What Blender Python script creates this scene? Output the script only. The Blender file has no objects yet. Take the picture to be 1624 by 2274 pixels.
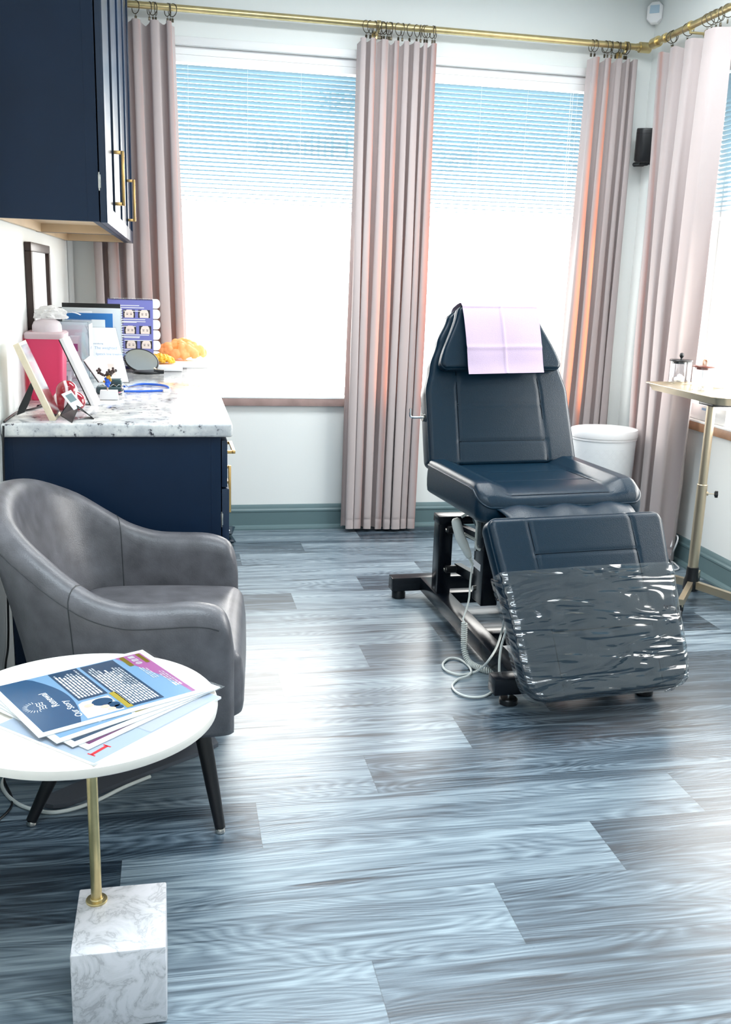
import bpy, bmesh, math, random
from mathutils import Vector, Matrix, Euler

random.seed(7)
S = bpy.context.scene
COL = S.collection
PI = math.pi
V = Vector

# ------------------------------------------------------------------ camera
CAM_H, YAW, PITCH, ROLL, FPX = 1.40, 0.20183, 0.23667, -0.0319043, 2134.39
fwd = V((math.sin(YAW) * math.cos(PITCH), math.cos(YAW) * math.cos(PITCH), -math.sin(PITCH)))
rgt0 = V((math.cos(YAW), -math.sin(YAW), 0))
dwn0 = fwd.cross(rgt0)
rgt = rgt0 * math.cos(ROLL) + dwn0 * math.sin(ROLL)
dwn = dwn0 * math.cos(ROLL) - rgt0 * math.sin(ROLL)
EYE = V((0, 0, CAM_H))
cd = bpy.data.cameras.new('camera')
cam = bpy.data.objects.new('camera', cd)
COL.objects.link(cam)
cd.sensor_fit = 'VERTICAL'
cd.sensor_height = 36.0
cd.lens = FPX / 2274 * 36.0
cd.clip_start = 0.05
cam.matrix_world = Matrix(((rgt.x, -dwn.x, -fwd.x, EYE.x), (rgt.y, -dwn.y, -fwd.y, EYE.y), (rgt.z, -dwn.z, -fwd.z, EYE.z), (0, 0, 0, 1)))
S.camera = cam


def at(px, py, x=None, y=None, z=None):
    """point of the room seen at a pixel of the photograph, on the plane x=, y= or z="""
    d = rgt * ((px - 812) / FPX) + dwn * ((py - 1137) / FPX) + fwd
    if z is not None:
        t = (z - EYE.z) / d.z
    elif y is not None:
        t = (y - EYE.y) / d.y
    else:
        t = (x - EYE.x) / d.x
    return EYE + d * t


# ------------------------------------------------------------------ world, light, exposure
S.view_settings.view_transform = 'Standard'
S.view_settings.look = 'None'
S.view_settings.exposure = 0.0
S.view_settings.gamma = 1.0
S.view_settings.use_curve_mapping = False
W = bpy.data.worlds.new('sky')
S.world = W
W.use_nodes = True
bg = W.node_tree.nodes['Background']
bg.inputs[0].default_value = (1.0, 0.97, 0.93, 1)
bg.inputs[1].default_value = 12.0
# bright hazy sky down to the horizon, darker ground close to the building
_wt = W.node_tree
_g = _wt.nodes.new('ShaderNodeTexCoord')
_s = _wt.nodes.new('ShaderNodeSeparateXYZ')
_r = _wt.nodes.new('ShaderNodeMapRange')
_wt.links.new(_g.outputs['Generated'], _s.inputs[0])
_wt.links.new(_s.outputs[2], _r.inputs[0])
_r.inputs[1].default_value = -0.40
_r.inputs[2].default_value = -0.10
_r.inputs[3].default_value = 0.8
_r.inputs[4].default_value = 12.0
_wt.links.new(_r.outputs[0], bg.inputs[1])


def area(name, loc, rot, sx, sy, power, color, portal=False, spread=180):
    l = bpy.data.lights.new(name, 'AREA')
    l.shape = 'RECTANGLE'
    l.size, l.size_y = sx, sy
    l.energy = power
    l.color = color
    o = bpy.data.objects.new(name, l)
    COL.objects.link(o)
    o.location = loc
    o.rotation_euler = rot
    l.spread = math.radians(spread)
    if portal:
        l.cycles.is_portal = True
    return o


area('window_portal_back', (1.13, 5.50, 1.62), (-PI / 2, 0, 0), 2.5, 1.8, 1, (1, 1, 1), True)
area('window_portal_right', (2.80, 3.6, 1.62), (0, PI / 2, 0), 1.8, 1.9, 1, (1, 1, 1), True)
area('ceiling_light_front', (0.55, 1.55, 2.90), (0, 0, 0), 1.8, 0.9, 30, (0.80, 0.92, 1.0), spread=105)
area('ceiling_light_rear', (1.2, 3.9, 2.90), (0, 0, 0), 2.2, 0.7, 74, (0.93, 0.98, 1.0))
area('front_fill_light', (0.7, -0.8, 2.90), (0, 0, 0), 1.6, 0.8, 26, (0.90, 0.95, 1.0))  # added fill behind the camera, brightens faces turned towards it
S.cycles.max_bounces = 10
S.cycles.diffuse_bounces = 5
S.cycles.glossy_bounces = 4
S.cycles.transmission_bounces = 8
S.cycles.transparent_max_bounces = 16
S.cycles.sample_clamp_indirect = 8
S.cycles.use_denoising = True

# ------------------------------------------------------------------ materials
MATS = {}


def nt(name):
    m = bpy.data.materials.new(name)
    m.use_nodes = True
    t = m.node_tree
    p = t.nodes['Principled BSDF']
    MATS[name] = m
    return m, t, p


def link(t, a, b):
    t.links.new(a, b)


def col4(c):
    return (c[0], c[1], c[2], 1)


def mat(name, c, rough=0.5, metal=0.0, spec=0.5, sheen=0.0, coat=0.0, bump=0.0, bscale=200.0, var=0.0, vscale=8.0, trans=0.0, ior=1.45, emis=None):
    """plain principled surface with fine procedural mottling and bump"""
    m, t, p = nt(name)
    p.inputs['Base Color'].default_value = col4(c)
    p.inputs['Roughness'].default_value = rough
    p.inputs['Metallic'].default_value = metal
    p.inputs['Specular IOR Level'].default_value = spec
    p.inputs['Sheen Weight'].default_value = sheen
    p.inputs['Coat Weight'].default_value = coat
    p.inputs['Transmission Weight'].default_value = trans
    p.inputs['IOR'].default_value = ior
    tc = t.nodes.new('ShaderNodeTexCoord')
    if var > 0:
        n = t.nodes.new('ShaderNodeTexNoise')
        n.inputs['Scale'].default_value = vscale
        n.inputs['Detail'].default_value = 6
        link(t, tc.outputs['Object'], n.inputs['Vector'])
        r = t.nodes.new('ShaderNodeValToRGB')
        r.color_ramp.elements[0].position = 0.3
        r.color_ramp.elements[1].position = 0.7
        r.color_ramp.elements[0].color = col4([max(0, k * (1 - var)) for k in c])
        r.color_ramp.elements[1].color = col4([min(1, k * (1 + var)) for k in c])
        link(t, n.outputs['Fac'], r.inputs['Fac'])
        link(t, r.outputs['Color'], p.inputs['Base Color'])
    if bump > 0:
        n = t.nodes.new('ShaderNodeTexNoise')
        n.inputs['Scale'].default_value = bscale
        n.inputs['Detail'].default_value = 3
        link(t, tc.outputs['Object'], n.inputs['Vector'])
        b = t.nodes.new('ShaderNodeBump')
        b.inputs['Strength'].default_value = bump
        b.inputs['Distance'].default_value = 0.002
        link(t, n.outputs['Fac'], b.inputs['Height'])
        link(t, b.outputs['Normal'], p.inputs['Normal'])
    return m


M = {}
M['wall'] = mat('wall_paint', (0.82, 0.85, 0.84), 0.75, bump=0.08, bscale=90)
M['ceiling'] = mat('ceiling_paint', (0.85, 0.90, 0.92), 0.8)
M['base'] = mat('baseboard_paint', (0.115, 0.185, 0.20), 0.42)
M['white'] = mat('white_paint', (0.86, 0.87, 0.87), 0.4)
M['white_gloss'] = mat('white_plastic', (0.85, 0.85, 0.86), 0.22)
M['warm_white'] = mat('white_laminate', (0.90, 0.85, 0.78), 0.3)
M['paper'] = mat('white_paper', (0.86, 0.87, 0.88), 0.55)
M['navy'] = mat('navy_cabinet_paint', (0.0018, 0.014, 0.040), 0.45, var=0.08, spec=0.35)
M['navy_front'] = mat('navy_door_paint', (0.006, 0.020, 0.050), 0.30)
M['gap'] = mat('dark_gap', (0.004, 0.004, 0.006), 0.8)
M['maple'] = mat('maple_veneer', (0.62, 0.47, 0.30), 0.5, var=0.10, vscale=5)
M['brass'] = mat('brushed_brass', (0.62, 0.50, 0.26), 0.32, metal=1.0, var=0.1, vscale=30)
M['champ'] = mat('champagne_metal', (0.56, 0.47, 0.34), 0.34, metal=0.85)
M['gold'] = mat('satin_gold', (0.95, 0.58, 0.22), 0.25, metal=1.0)
M['ring'] = mat('bronze_ring', (0.10, 0.085, 0.06), 0.35, metal=0.8)
M['chrome'] = mat('chrome', (0.82, 0.84, 0.86), 0.12, metal=1.0)
M['nickel'] = mat('nickel_bolt', (0.6, 0.58, 0.54), 0.25, metal=1.0)
M['blackmetal'] = mat('black_powder_coat', (0.003, 0.005, 0.009), 0.22, spec=0.35, bump=0.05, bscale=400)
M['black'] = mat('black_plastic', (0.008, 0.009, 0.011), 0.38)
M['blackleather'] = mat('black_vinyl', (0.0015, 0.015, 0.031), 0.29, bump=0.35, bscale=350, spec=0.42)
M['grayleather'] = mat('grey_leather', (0.098, 0.096, 0.106), 0.35, spec=0.5, bump=0.3, bscale=260, var=0.26, vscale=18)
M['blackseam'] = mat('black_seam', (0.001, 0.003, 0.007), 0.7, spec=0.1)
M['stitch'] = mat('leather_seam', (0.03, 0.032, 0.036), 0.5)
M['blackwood'] = mat('black_stained_wood', (0.006, 0.006, 0.008), 0.3)
M['cream'] = mat('cream_plastic', (0.70, 0.73, 0.70), 0.35)
M['greybox'] = mat('grey_actuator', (0.42, 0.45, 0.44), 0.4)
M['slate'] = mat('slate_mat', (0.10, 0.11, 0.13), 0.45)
M['darkwood'] = mat('dark_wood_frame', (0.045, 0.028, 0.024), 0.4)
M['sillwood_back'] = mat('weathered_sill_wood', (0.36, 0.255, 0.235), 0.45, var=0.15, vscale=14)
M['sillwood'] = mat('stained_sill_wood', (0.36, 0.19, 0.10), 0.45, var=0.2, vscale=14)
M['palewood'] = mat('pale_ash_wood', (0.78, 0.66, 0.48), 0.5, var=0.08, vscale=30)
M['bluefolder'] = mat('blue_folder_card', (0.02, 0.15, 0.42), 0.45)
M['greycard'] = mat('grey_card', (0.66, 0.70, 0.72), 0.5)
M['purple'] = mat('violet_print', (0.17, 0.18, 0.48), 0.4)
M['darkpurple'] = mat('dark_violet_print', (0.06, 0.05, 0.16), 0.4)
M['teal'] = mat('deep_blue_print', (0.006, 0.045, 0.105), 0.3)
M['midblue'] = mat('mid_blue_print', (0.008, 0.070, 0.17), 0.28)
M['skyblue'] = mat('sky_blue_print', (0.17, 0.32, 0.50), 0.3)
M['pink'] = mat('orchid_print', (0.36, 0.09, 0.28), 0.3)
M['plum'] = mat('plum_print', (0.14, 0.025, 0.12), 0.3)
M['mustard'] = mat('mustard_print', (0.36, 0.27, 0.03), 0.35)
M['skin'] = mat('portrait_print', (0.72, 0.42, 0.32), 0.4)
M['darkhair'] = mat('dark_print', (0.03, 0.025, 0.03), 0.4)
M['redink'] = mat('red_print', (0.62, 0.02, 0.03), 0.35)
M['greyink'] = mat('grey_print', (0.35, 0.38, 0.44), 0.4)
M['blueink'] = mat('pale_blue_print', (0.30, 0.45, 0.65), 0.4)
M['napkin'] = mat('lilac_paper', (0.60, 0.47, 0.63), 0.8, bump=0.5, bscale=500)
M['bluecord'] = mat('blue_cord', (0.02, 0.12, 0.62), 0.4)
M['brown'] = mat('brown_bead', (0.05, 0.03, 0.025), 0.35)
M['amber'] = mat('amber_bead', (0.55, 0.30, 0.03), 0.35)
M['cotton'] = mat('cotton', (0.9, 0.9, 0.9), 0.9)
M['vinyl_letter'] = mat('window_lettering_vinyl', (0.62, 0.84, 0.90), 0.5)
M['label'] = mat('grey_label', (0.78, 0.80, 0.84), 0.5)


def translucent_mat(name, c, tc, mix, rough=0.85, bump=0.0, sheen=0.3):
    m, t, p = nt(name)
    p.inputs['Base Color'].default_value = col4(c)
    p.inputs['Roughness'].default_value = rough
    p.inputs['Sheen Weight'].default_value = sheen
    p.inputs['Specular IOR Level'].default_value = 0.2
    tr = t.nodes.new('ShaderNodeBsdfTranslucent')
    tr.inputs['Color'].default_value = col4(tc)
    mx = t.nodes.new('ShaderNodeMixShader')
    mx.inputs[0].default_value = mix
    out = t.nodes['Material Output']
    link(t, p.outputs[0], mx.inputs[1])
    link(t, tr.outputs[0], mx.inputs[2])
    link(t, mx.outputs[0], out.inputs['Surface'])
    if bump:
        tc_ = t.nodes.new('ShaderNodeTexCoord')
        n = t.nodes.new('ShaderNodeTexNoise')
        n.inputs['Scale'].default_value = 500
        link(t, tc_.outputs['Object'], n.inputs['Vector'])
        b = t.nodes.new('ShaderNodeBump')
        b.inputs['Strength'].default_value = bump
        b.inputs['Distance'].default_value = 0.001
        link(t, n.outputs['Fac'], b.inputs['Height'])
        link(t, b.outputs['Normal'], p.inputs['Normal'])
    return m


M['curtain'] = translucent_mat('mauve_velvet', (0.455, 0.395, 0.39), (1.0, 0.27, 0.10), 0.012, bump=0.3)
_t = M['curtain'].node_tree
_a = _t.nodes.new('ShaderNodeAttribute')
_a.attribute_name = 'single_layer'
_mm = _t.nodes.new('ShaderNodeMath')
_mm.operation = 'MULTIPLY_ADD'
_mm.inputs[1].default_value = 0.55
_mm.inputs[2].default_value = 0.012
link(_t, _a.outputs['Fac'], _mm.inputs[0])
link(_t, _mm.outputs[0], [n for n in _t.nodes if n.type == 'MIX_SHADER'][0].inputs[0])
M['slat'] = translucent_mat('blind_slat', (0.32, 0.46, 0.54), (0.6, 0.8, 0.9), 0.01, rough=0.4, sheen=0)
M['fatyellow'] = translucent_mat('yellow_silicone', (0.85, 0.56, 0.07), (1.0, 0.65, 0.10), 0.35, rough=0.3, sheen=0)
M['fatorange'] = translucent_mat('orange_silicone', (1.0, 0.62, 0.30), (1.0, 0.62, 0.30), 0.5, rough=0.3, sheen=0)
M['tissue'] = translucent_mat('white_tissue', (0.88, 0.88, 0.88), (0.9, 0.9, 0.9), 0.35, rough=0.8, sheen=0)
M['pinkplastic'] = translucent_mat('pink_translucent_plastic', (0.82, 0.13, 0.28), (1.0, 0.22, 0.38), 0.45, rough=0.3, sheen=0)
M['milky'] = translucent_mat('milky_plastic', (0.80, 0.74, 0.77), (0.9, 0.85, 0.88), 0.4, rough=0.3, sheen=0)


def clear_mat(name, tint, gloss, rough=0.03):
    """thin clear sheet: mostly transparent with a glossy reflection"""
    m, t, p = nt(name)
    t.nodes.remove(p)
    tr = t.nodes.new('ShaderNodeBsdfTransparent')
    tr.inputs['Color'].default_value = col4(tint)
    gl = t.nodes.new('ShaderNodeBsdfGlossy')
    gl.inputs['Roughness'].default_value = rough
    fr = t.nodes.new('ShaderNodeLayerWeight')
    fr.inputs['Blend'].default_value = 0.5
    pw = t.nodes.new('ShaderNodeMath')
    pw.operation = 'POWER'
    pw.inputs[1].default_value = 5.0
    link(t, fr.outputs['Facing'], pw.inputs[0])
    mul = t.nodes.new('ShaderNodeMath')
    mul.operation = 'MULTIPLY_ADD'
    mul.inputs[1].default_value = 0.85
    mul.inputs[2].default_value = gloss + 0.04
    mul.use_clamp = True
    link(t, pw.outputs[0], mul.inputs[0])
    mx = t.nodes.new('ShaderNodeMixShader')
    link(t, mul.outputs[0], mx.inputs[0])
    link(t, tr.outputs[0], mx.inputs[1])
    link(t, gl.outputs[0], mx.inputs[2])
    link(t, mx.outputs[0], t.nodes['Material Output'].inputs['Surface'])
    return m, t, gl


M['glass'] = clear_mat('window_glass', (0.97, 0.99, 0.99), 0.0)[0]
M['acrylic'] = clear_mat('clear_acrylic', (0.93, 0.96, 0.98), 0.05)[0]
M['laminate'] = clear_mat('laminate_film', (0.985, 0.99, 0.99), 0.02, 0.15)[0]
M['jarglass'] = clear_mat('jar_glass', (0.97, 0.98, 0.99), 0.02)[0]
_m, _t, _g = clear_mat('clear_vinyl', (0.76, 0.81, 0.84), 0.10, 0.11)
_tc = _t.nodes.new('ShaderNodeTexCoord')
_mp = _t.nodes.new('ShaderNodeMapping')
_mp.inputs['Scale'].default_value = (2.2, 2.2, 12)
_n = _t.nodes.new('ShaderNodeTexNoise')
_n.inputs['Scale'].default_value = 1.6
_n.inputs['Detail'].default_value = 1.5
_n.inputs['Distortion'].default_value = 1.8
_b = _t.nodes.new('ShaderNodeBump')
_b.inputs['Strength'].default_value = 1.0
_b.inputs['Distance'].default_value = 0.026
link(_t, _tc.outputs['Object'], _mp.inputs['Vector'])
link(_t, _mp.outputs[0], _n.inputs['Vector'])
link(_t, _n.outputs['Fac'], _b.inputs['Height'])
link(_t, _b.outputs['Normal'], _g.inputs['Normal'])
M['vinyl'] = _m

m, t, p = nt('red_swirl_glass')
w = t.nodes.new('ShaderNodeTexWave')
w.inputs['Scale'].default_value = 9
w.inputs['Distortion'].default_value = 5
w.inputs['Detail'].default_value = 1
tc = t.nodes.new('ShaderNodeTexCoord')
link(t, tc.outputs['Object'], w.inputs['Vector'])
r = t.nodes.new('ShaderNodeValToRGB')
r.color_ramp.elements[0].position = 0.80
r.color_ramp.elements[0].color = (0.33, 0.004, 0.02, 1)
r.color_ramp.elements[1].position = 0.93
r.color_ramp.elements[1].color = (0.85, 0.70, 0.72, 1)
link(t, w.outputs['Fac'], r.inputs['Fac'])
link(t, r.outputs[0], p.inputs['Base Color'])
p.inputs['Roughness'].default_value = 0.06
p.inputs['Coat Weight'].default_value = 0.6
M['redglass'] = m


def granite():
    m, t, p = nt('white_granite')
    tc = t.nodes.new('ShaderNodeTexCoord')
    n1 = t.nodes.new('ShaderNodeTexNoise')
    n1.inputs['Scale'].default_value = 34
    n1.inputs['Detail'].default_value = 8
    n1.inputs['Roughness'].default_value = 0.7
    n2 = t.nodes.new('ShaderNodeTexNoise')
    n2.inputs['Scale'].default_value = 9
    n2.inputs['Detail'].default_value = 5
    link(t, tc.outputs['Object'], n1.inputs['Vector'])
    link(t, tc.outputs['Object'], n2.inputs['Vector'])
    r1 = t.nodes.new('ShaderNodeValToRGB')
    e = r1.color_ramp.elements
    e[0].position, e[0].color = 0.36, (0.03, 0.03, 0.045, 1)
    e[1].position, e[1].color = 0.425, (0.66, 0.66, 0.66, 1)
    a = e.new(0.56)
    a.color = (0.80, 0.79, 0.76, 1)
    r2 = t.nodes.new('ShaderNodeValToRGB')
    r2.color_ramp.elements[0].position, r2.color_ramp.elements[0].color = 0.42, (0.40, 0.43, 0.50, 1)
    r2.color_ramp.elements[1].position, r2.color_ramp.elements[1].color = 0.55, (1, 1, 1, 1)
    mx = t.nodes.new('ShaderNodeMix')
    mx.data_type = 'RGBA'
    mx.blend_type = 'MULTIPLY'
    mx.inputs[0].default_value = 0.5
    link(t, n1.outputs['Fac'], r1.inputs['Fac'])
    link(t, n2.outputs['Fac'], r2.inputs['Fac'])
    link(t, r1.outputs[0], mx.inputs[6])
    link(t, r2.outputs[0], mx.inputs[7])
    link(t, mx.outputs[2], p.inputs['Base Color'])
    p.inputs['Roughness'].default_value = 0.09
    p.inputs['Specular IOR Level'].default_value = 0.6
    return m


M['granite'] = granite()


def marble():
    m, t, p = nt('white_marble')
    tc = t.nodes.new('ShaderNodeTexCoord')
    n = t.nodes.new('ShaderNodeTexNoise')
    n.inputs['Scale'].default_value = 13
    n.inputs['Detail'].default_value = 9
    n.inputs['Roughness'].default_value = 0.62
    n.inputs['Distortion'].default_value = 0.9
    link(t, tc.outputs['Object'], n.inputs['Vector'])
    ab = t.nodes.new('ShaderNodeMath')
    ab.operation = 'SUBTRACT'
    ab.inputs[1].default_value = 0.5
    ab2 = t.nodes.new('ShaderNodeMath')
    ab2.operation = 'ABSOLUTE'
    link(t, n.outputs['Fac'], ab.inputs[0])
    link(t, ab.outputs[0], ab2.inputs[0])
    r = t.nodes.new('ShaderNodeValToRGB')
    e = r.color_ramp.elements
    e[0].position, e[0].color = 0.0, (0.50, 0.49, 0.51, 1)
    e[1].position, e[1].color = 0.022, (0.68, 0.67, 0.69, 1)
    a = e.new(0.09)
    a.color = (0.79, 0.77, 0.80, 1)
    link(t, ab2.outputs[0], r.inputs['Fac'])
    link(t, r.outputs[0], p.inputs['Base Color'])
    p.inputs['Roughness'].default_value = 0.3
    return m


M['marble'] = marble()


def floor_material():
    m, t, p = nt('grey_plank_floor')
    N = t.nodes.new

    def math_(op, a=None, b=None, c=None):
        n = N('ShaderNodeMath')
        n.operation = op
        for i, v in enumerate((a, b, c)):
            if v is None:
                continue
            if isinstance(v, (int, float)):
                n.inputs[i].default_value = v
            else:
                link(t, v, n.inputs[i])
        return n.outputs[0]
    geo = N('ShaderNodeNewGeometry')
    sep = N('ShaderNodeSeparateXYZ')
    link(t, geo.outputs['Position'], sep.inputs[0])
    x, y = sep.outputs[0], sep.outputs[1]
    rowf = math_('DIVIDE', math_('SUBTRACT', y, 1.489), 0.2225)
    row = math_('FLOOR', rowf)
    rv = math_('FRACT', rowf)
    xs = math_('SUBTRACT', x, math_('MULTIPLY_ADD', row, 0.345, 0.395))
    pf = math_('DIVIDE', xs, 1.225)
    pi_ = math_('FLOOR', pf)
    pu = math_('FRACT', pf)
    cmb = N('ShaderNodeCombineXYZ')
    link(t, row, cmb.inputs[0])
    link(t, pi_, cmb.inputs[1])
    wn = N('ShaderNodeTexWhiteNoise')
    wn.noise_dimensions = '2D'
    link(t, cmb.outputs[0], wn.inputs['Vector'])
    rnd = wn.outputs['Value']
    # stretched grain coordinates, shifted for every plank
    gx = math_('MULTIPLY_ADD', rnd, 37.0, x)
    gy = math_('MULTIPLY_ADD', rnd, 11.0, y)
    gc = N('ShaderNodeCombineXYZ')
    link(t, math_('MULTIPLY', gx, 0.9), gc.inputs[0])
    link(t, math_('MULTIPLY', gy, 16.0), gc.inputs[1])
    n1 = N('ShaderNodeTexNoise')
    n1.inputs['Scale'].default_value = 1.3
    n1.inputs['Detail'].default_value = 9
    n1.inputs['Roughness'].default_value = 0.66
    n1.inputs['Distortion'].default_value = 0.7
    link(t, gc.outputs[0], n1.inputs['Vector'])
    # cathedral rings
    rc = N('ShaderNodeCombineXYZ')
    link(t, math_('MULTIPLY', gx, 0.55), rc.inputs[0])
    link(t, math_('MULTIPLY', gy, 3.4), rc.inputs[1])
    nlow = N('ShaderNodeTexNoise')
    nlow.inputs['Scale'].default_value = 1.6
    nlow.inputs['Detail'].default_value = 1.5
    link(t, rc.outputs[0], nlow.inputs['Vector'])
    rings = math_('FRACT', math_('MULTIPLY', nlow.outputs['Fac'], 44.0))
    ringl = math_('ABSOLUTE', math_('SUBTRACT', rings, 0.5))
    fine_c = N('ShaderNodeCombineXYZ')
    link(t, math_('MULTIPLY', gx, 2.2), fine_c.inputs[0])
    link(t, math_('MULTIPLY', gy, 110.0), fine_c.inputs[1])
    n2 = N('ShaderNodeTexNoise')
    n2.inputs['Scale'].default_value = 1.0
    n2.inputs['Detail'].default_value = 4
    link(t, fine_c.outputs[0], n2.inputs['Vector'])
    fc3 = N('ShaderNodeCombineXYZ')
    link(t, math_('MULTIPLY', gx, 7.0), fc3.inputs[0])
    link(t, math_('MULTIPLY', gy, 420.0), fc3.inputs[1])
    n3 = N('ShaderNodeTexNoise')
    n3.inputs['Scale'].default_value = 1.0
    n3.inputs['Detail'].default_value = 2
    link(t, fc3.outputs[0], n3.inputs['Vector'])
    # long dark checks along the grain
    fc4 = N('ShaderNodeCombineXYZ')
    link(t, math_('MULTIPLY', gx, 1.5), fc4.inputs[0])
    link(t, math_('MULTIPLY', gy, 30.0), fc4.inputs[1])
    n4 = N('ShaderNodeTexNoise')
    n4.inputs['Scale'].default_value = 1.0
    n4.inputs['Detail'].default_value = 5
    n4.inputs['Distortion'].default_value = 0.4
    link(t, fc4.outputs[0], n4.inputs['Vector'])
    chk = math_('MULTIPLY', math_('MAXIMUM', math_('SUBTRACT', n4.outputs['Fac'], 0.63), 0.0), -3.6)
    f = math_('ADD', math_('MULTIPLY', n1.outputs['Fac'], 0.82), math_('MULTIPLY', ringl, 0.26))
    f = math_('ADD', f, math_('MULTIPLY', math_('SUBTRACT', n2.outputs['Fac'], 0.5), 0.46))
    par = math_('FLOORED_MODULO', math_('ADD', pi_, math_('FLOOR', math_('DIVIDE', row, 4.0))), 2.0)
    tone = math_('MULTIPLY_ADD', par, 0.17, math_('MULTIPLY', rnd, 0.10))
    f = math_('ADD', f, math_('SUBTRACT', tone, 0.135))
    f = math_('ADD', f, math_('MULTIPLY', math_('SUBTRACT', n3.outputs['Fac'], 0.5), 0.16))
    f = math_('ADD', f, chk)
    ramp = N('ShaderNodeValToRGB')
    e = ramp.color_ramp.elements
    e[0].position, e[0].color = 0.26, (0.014, 0.025, 0.038, 1)
    e[1].position, e[1].color = 0.74, (0.28, 0.35, 0.395, 1)
    k = e.new(0.40)
    k.color = (0.052, 0.078, 0.104, 1)
    k = e.new(0.52)
    k.color = (0.118, 0.162, 0.200, 1)
    link(t, f, ramp.inputs['Fac'])
    # joints
    d1 = math_('MINIMUM', rv, math_('SUBTRACT', 1.0, rv))
    d1 = math_('MULTIPLY', d1, 0.2225)
    d2 = math_('MULTIPLY', math_('MINIMUM', pu, math_('SUBTRACT', 1.0, pu)), 1.225)
    dj = math_('MINIMUM', d1, d2)
    j = math_('GREATER_THAN', dj, 0.0011)
    jm = math_('MULTIPLY_ADD', j, 0.35, 0.65)
    mx = N('ShaderNodeMix')
    mx.data_type = 'RGBA'
    mx.blend_type = 'MULTIPLY'
    mx.inputs[0].default_value = 1
    link(t, ramp.outputs[0], mx.inputs[6])
    cj = N('ShaderNodeCombineColor')
    for i in range(3):
        link(t, jm, cj.inputs[i])
    link(t, cj.outputs[0], mx.inputs[7])
    link(t, mx.outputs[2], p.inputs['Base Color'])
    rr = math_('MULTIPLY_ADD', n1.outputs['Fac'], -0.14, 0.37)
    link(t, rr, p.inputs['Roughness'])
    p.inputs['Specular IOR Level'].default_value = 0.72
    b = N('ShaderNodeBump')
    b.inputs['Strength'].default_value = 0.25
    b.inputs['Distance'].default_value = 0.002
    link(t, f, b.inputs['Height'])
    link(t, b.outputs['Normal'], p.inputs['Normal'])
    return m


M['floor'] = floor_material()

# ------------------------------------------------------------------ mesh helpers
WM = {}          # world matrix of every object made here


def BM():
    return bmesh.new()


def box(bm, lo, hi, bevel=0.0, mtx=None, seg=2):
    lo, hi = V(lo), V(hi)
    c = (lo + hi) / 2
    s = hi - lo
    r = bmesh.ops.create_cube(bm, size=1.0, matrix=Matrix.Translation(c) @ Matrix.Diagonal((abs(s.x), abs(s.y), abs(s.z), 1)))
    vs = r['verts']
    if bevel > 0:
        es = list({e for v in vs for e in v.link_edges})
        rb = bmesh.ops.bevel(bm, geom=es, offset=bevel, segments=seg, profile=0.5, affect='EDGES', clamp_overlap=True)
        vs = list({v for f in rb['faces'] for v in f.verts} | {v for v in vs if v.is_valid})
    if mtx is not None:
        bmesh.ops.transform(bm, matrix=mtx, verts=vs)
    return vs


def frame_axes(d, up=V((0, 0, 1))):
    d = d.normalized()
    if abs(d.dot(up)) > 0.98:
        up = V((1, 0, 0))
    a = d.cross(up).normalized()
    return a, d.cross(a).normalized()


def tube(bm, pts, r, seg=10, closed=False, cap=True):
    pts = [V(p) for p in pts]
    n = len(pts)
    rs = r if isinstance(r, (list, tuple)) else [r] * n
    rings = []
    a = None
    for i, p in enumerate(pts):
        if closed:
            d = pts[(i + 1) % n] - pts[i - 1]
        else:
            d = pts[min(i + 1, n - 1)] - pts[max(i - 1, 0)]
        d.normalize()
        if a is None:
            a, b = frame_axes(d)
        else:
            a = (a - d * a.dot(d))
            if a.length < 1e-6:
                a, b = frame_axes(d)
            a.normalize()
            b = d.cross(a)
        rings.append([bm.verts.new(p + (a * math.cos(2 * PI * k / seg) + b * math.sin(2 * PI * k / seg)) * rs[i]) for k in range(seg)])
    m = n if closed else n - 1
    for i in range(m):
        A, B = rings[i], rings[(i + 1) % n]
        for k in range(seg):
            bm.faces.new((A[k], A[(k + 1) % seg], B[(k + 1) % seg], B[k]))
    if cap and not closed:
        bm.faces.new(rings[0][::-1])
        bm.faces.new(rings[-1])
    return rings


def lathe(bm, prof, c=(0, 0, 0), seg=32, mtx=None):
    """prof: (radius, height) pairs from bottom to top"""
    c = V(c)
    rings = []
    for r, z in prof:
        if r < 1e-6:
            rings.append([bm.verts.new(c + V((0, 0, z)))])
        else:
            rings.append([bm.verts.new(c + V((r * math.cos(2 * PI * k / seg), r * math.sin(2 * PI * k / seg), z))) for k in range(seg)])
    for A, B in zip(rings[:-1], rings[1:]):
        for k in range(seg):
            k2 = (k + 1) % seg
            if len(A) == 1 and len(B) > 1:
                bm.faces.new((A[0], B[k2], B[k]))
            elif len(B) == 1 and len(A) > 1:
                bm.faces.new((A[k], A[k2], B[0]))
            elif len(A) > 1:
                bm.faces.new((A[k], A[k2], B[k2], B[k]))
    if len(rings[0]) > 1:
        bm.faces.new(rings[0][::-1])
    if len(rings[-1]) > 1:
        bm.faces.new(rings[-1])
    if mtx is not None:
        bmesh.ops.transform(bm, matrix=mtx, verts=[v for R in rings for v in R])
    return rings


def loft(bm, rings, cap=True, closed=False):
    vr = [[bm.verts.new(p) for p in R] for R in rings]
    n = len(vr)
    for i in range(n if closed else n - 1):
        A, B = vr[i], vr[(i + 1) % n]
        s = len(A)
        for k in range(s):
            bm.faces.new((A[k], A[(k + 1) % s], B[(k + 1) % s], B[k]))
    if cap and not closed:
        bm.faces.new(vr[0][::-1])
        bm.faces.new(vr[-1])
    return vr


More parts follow.
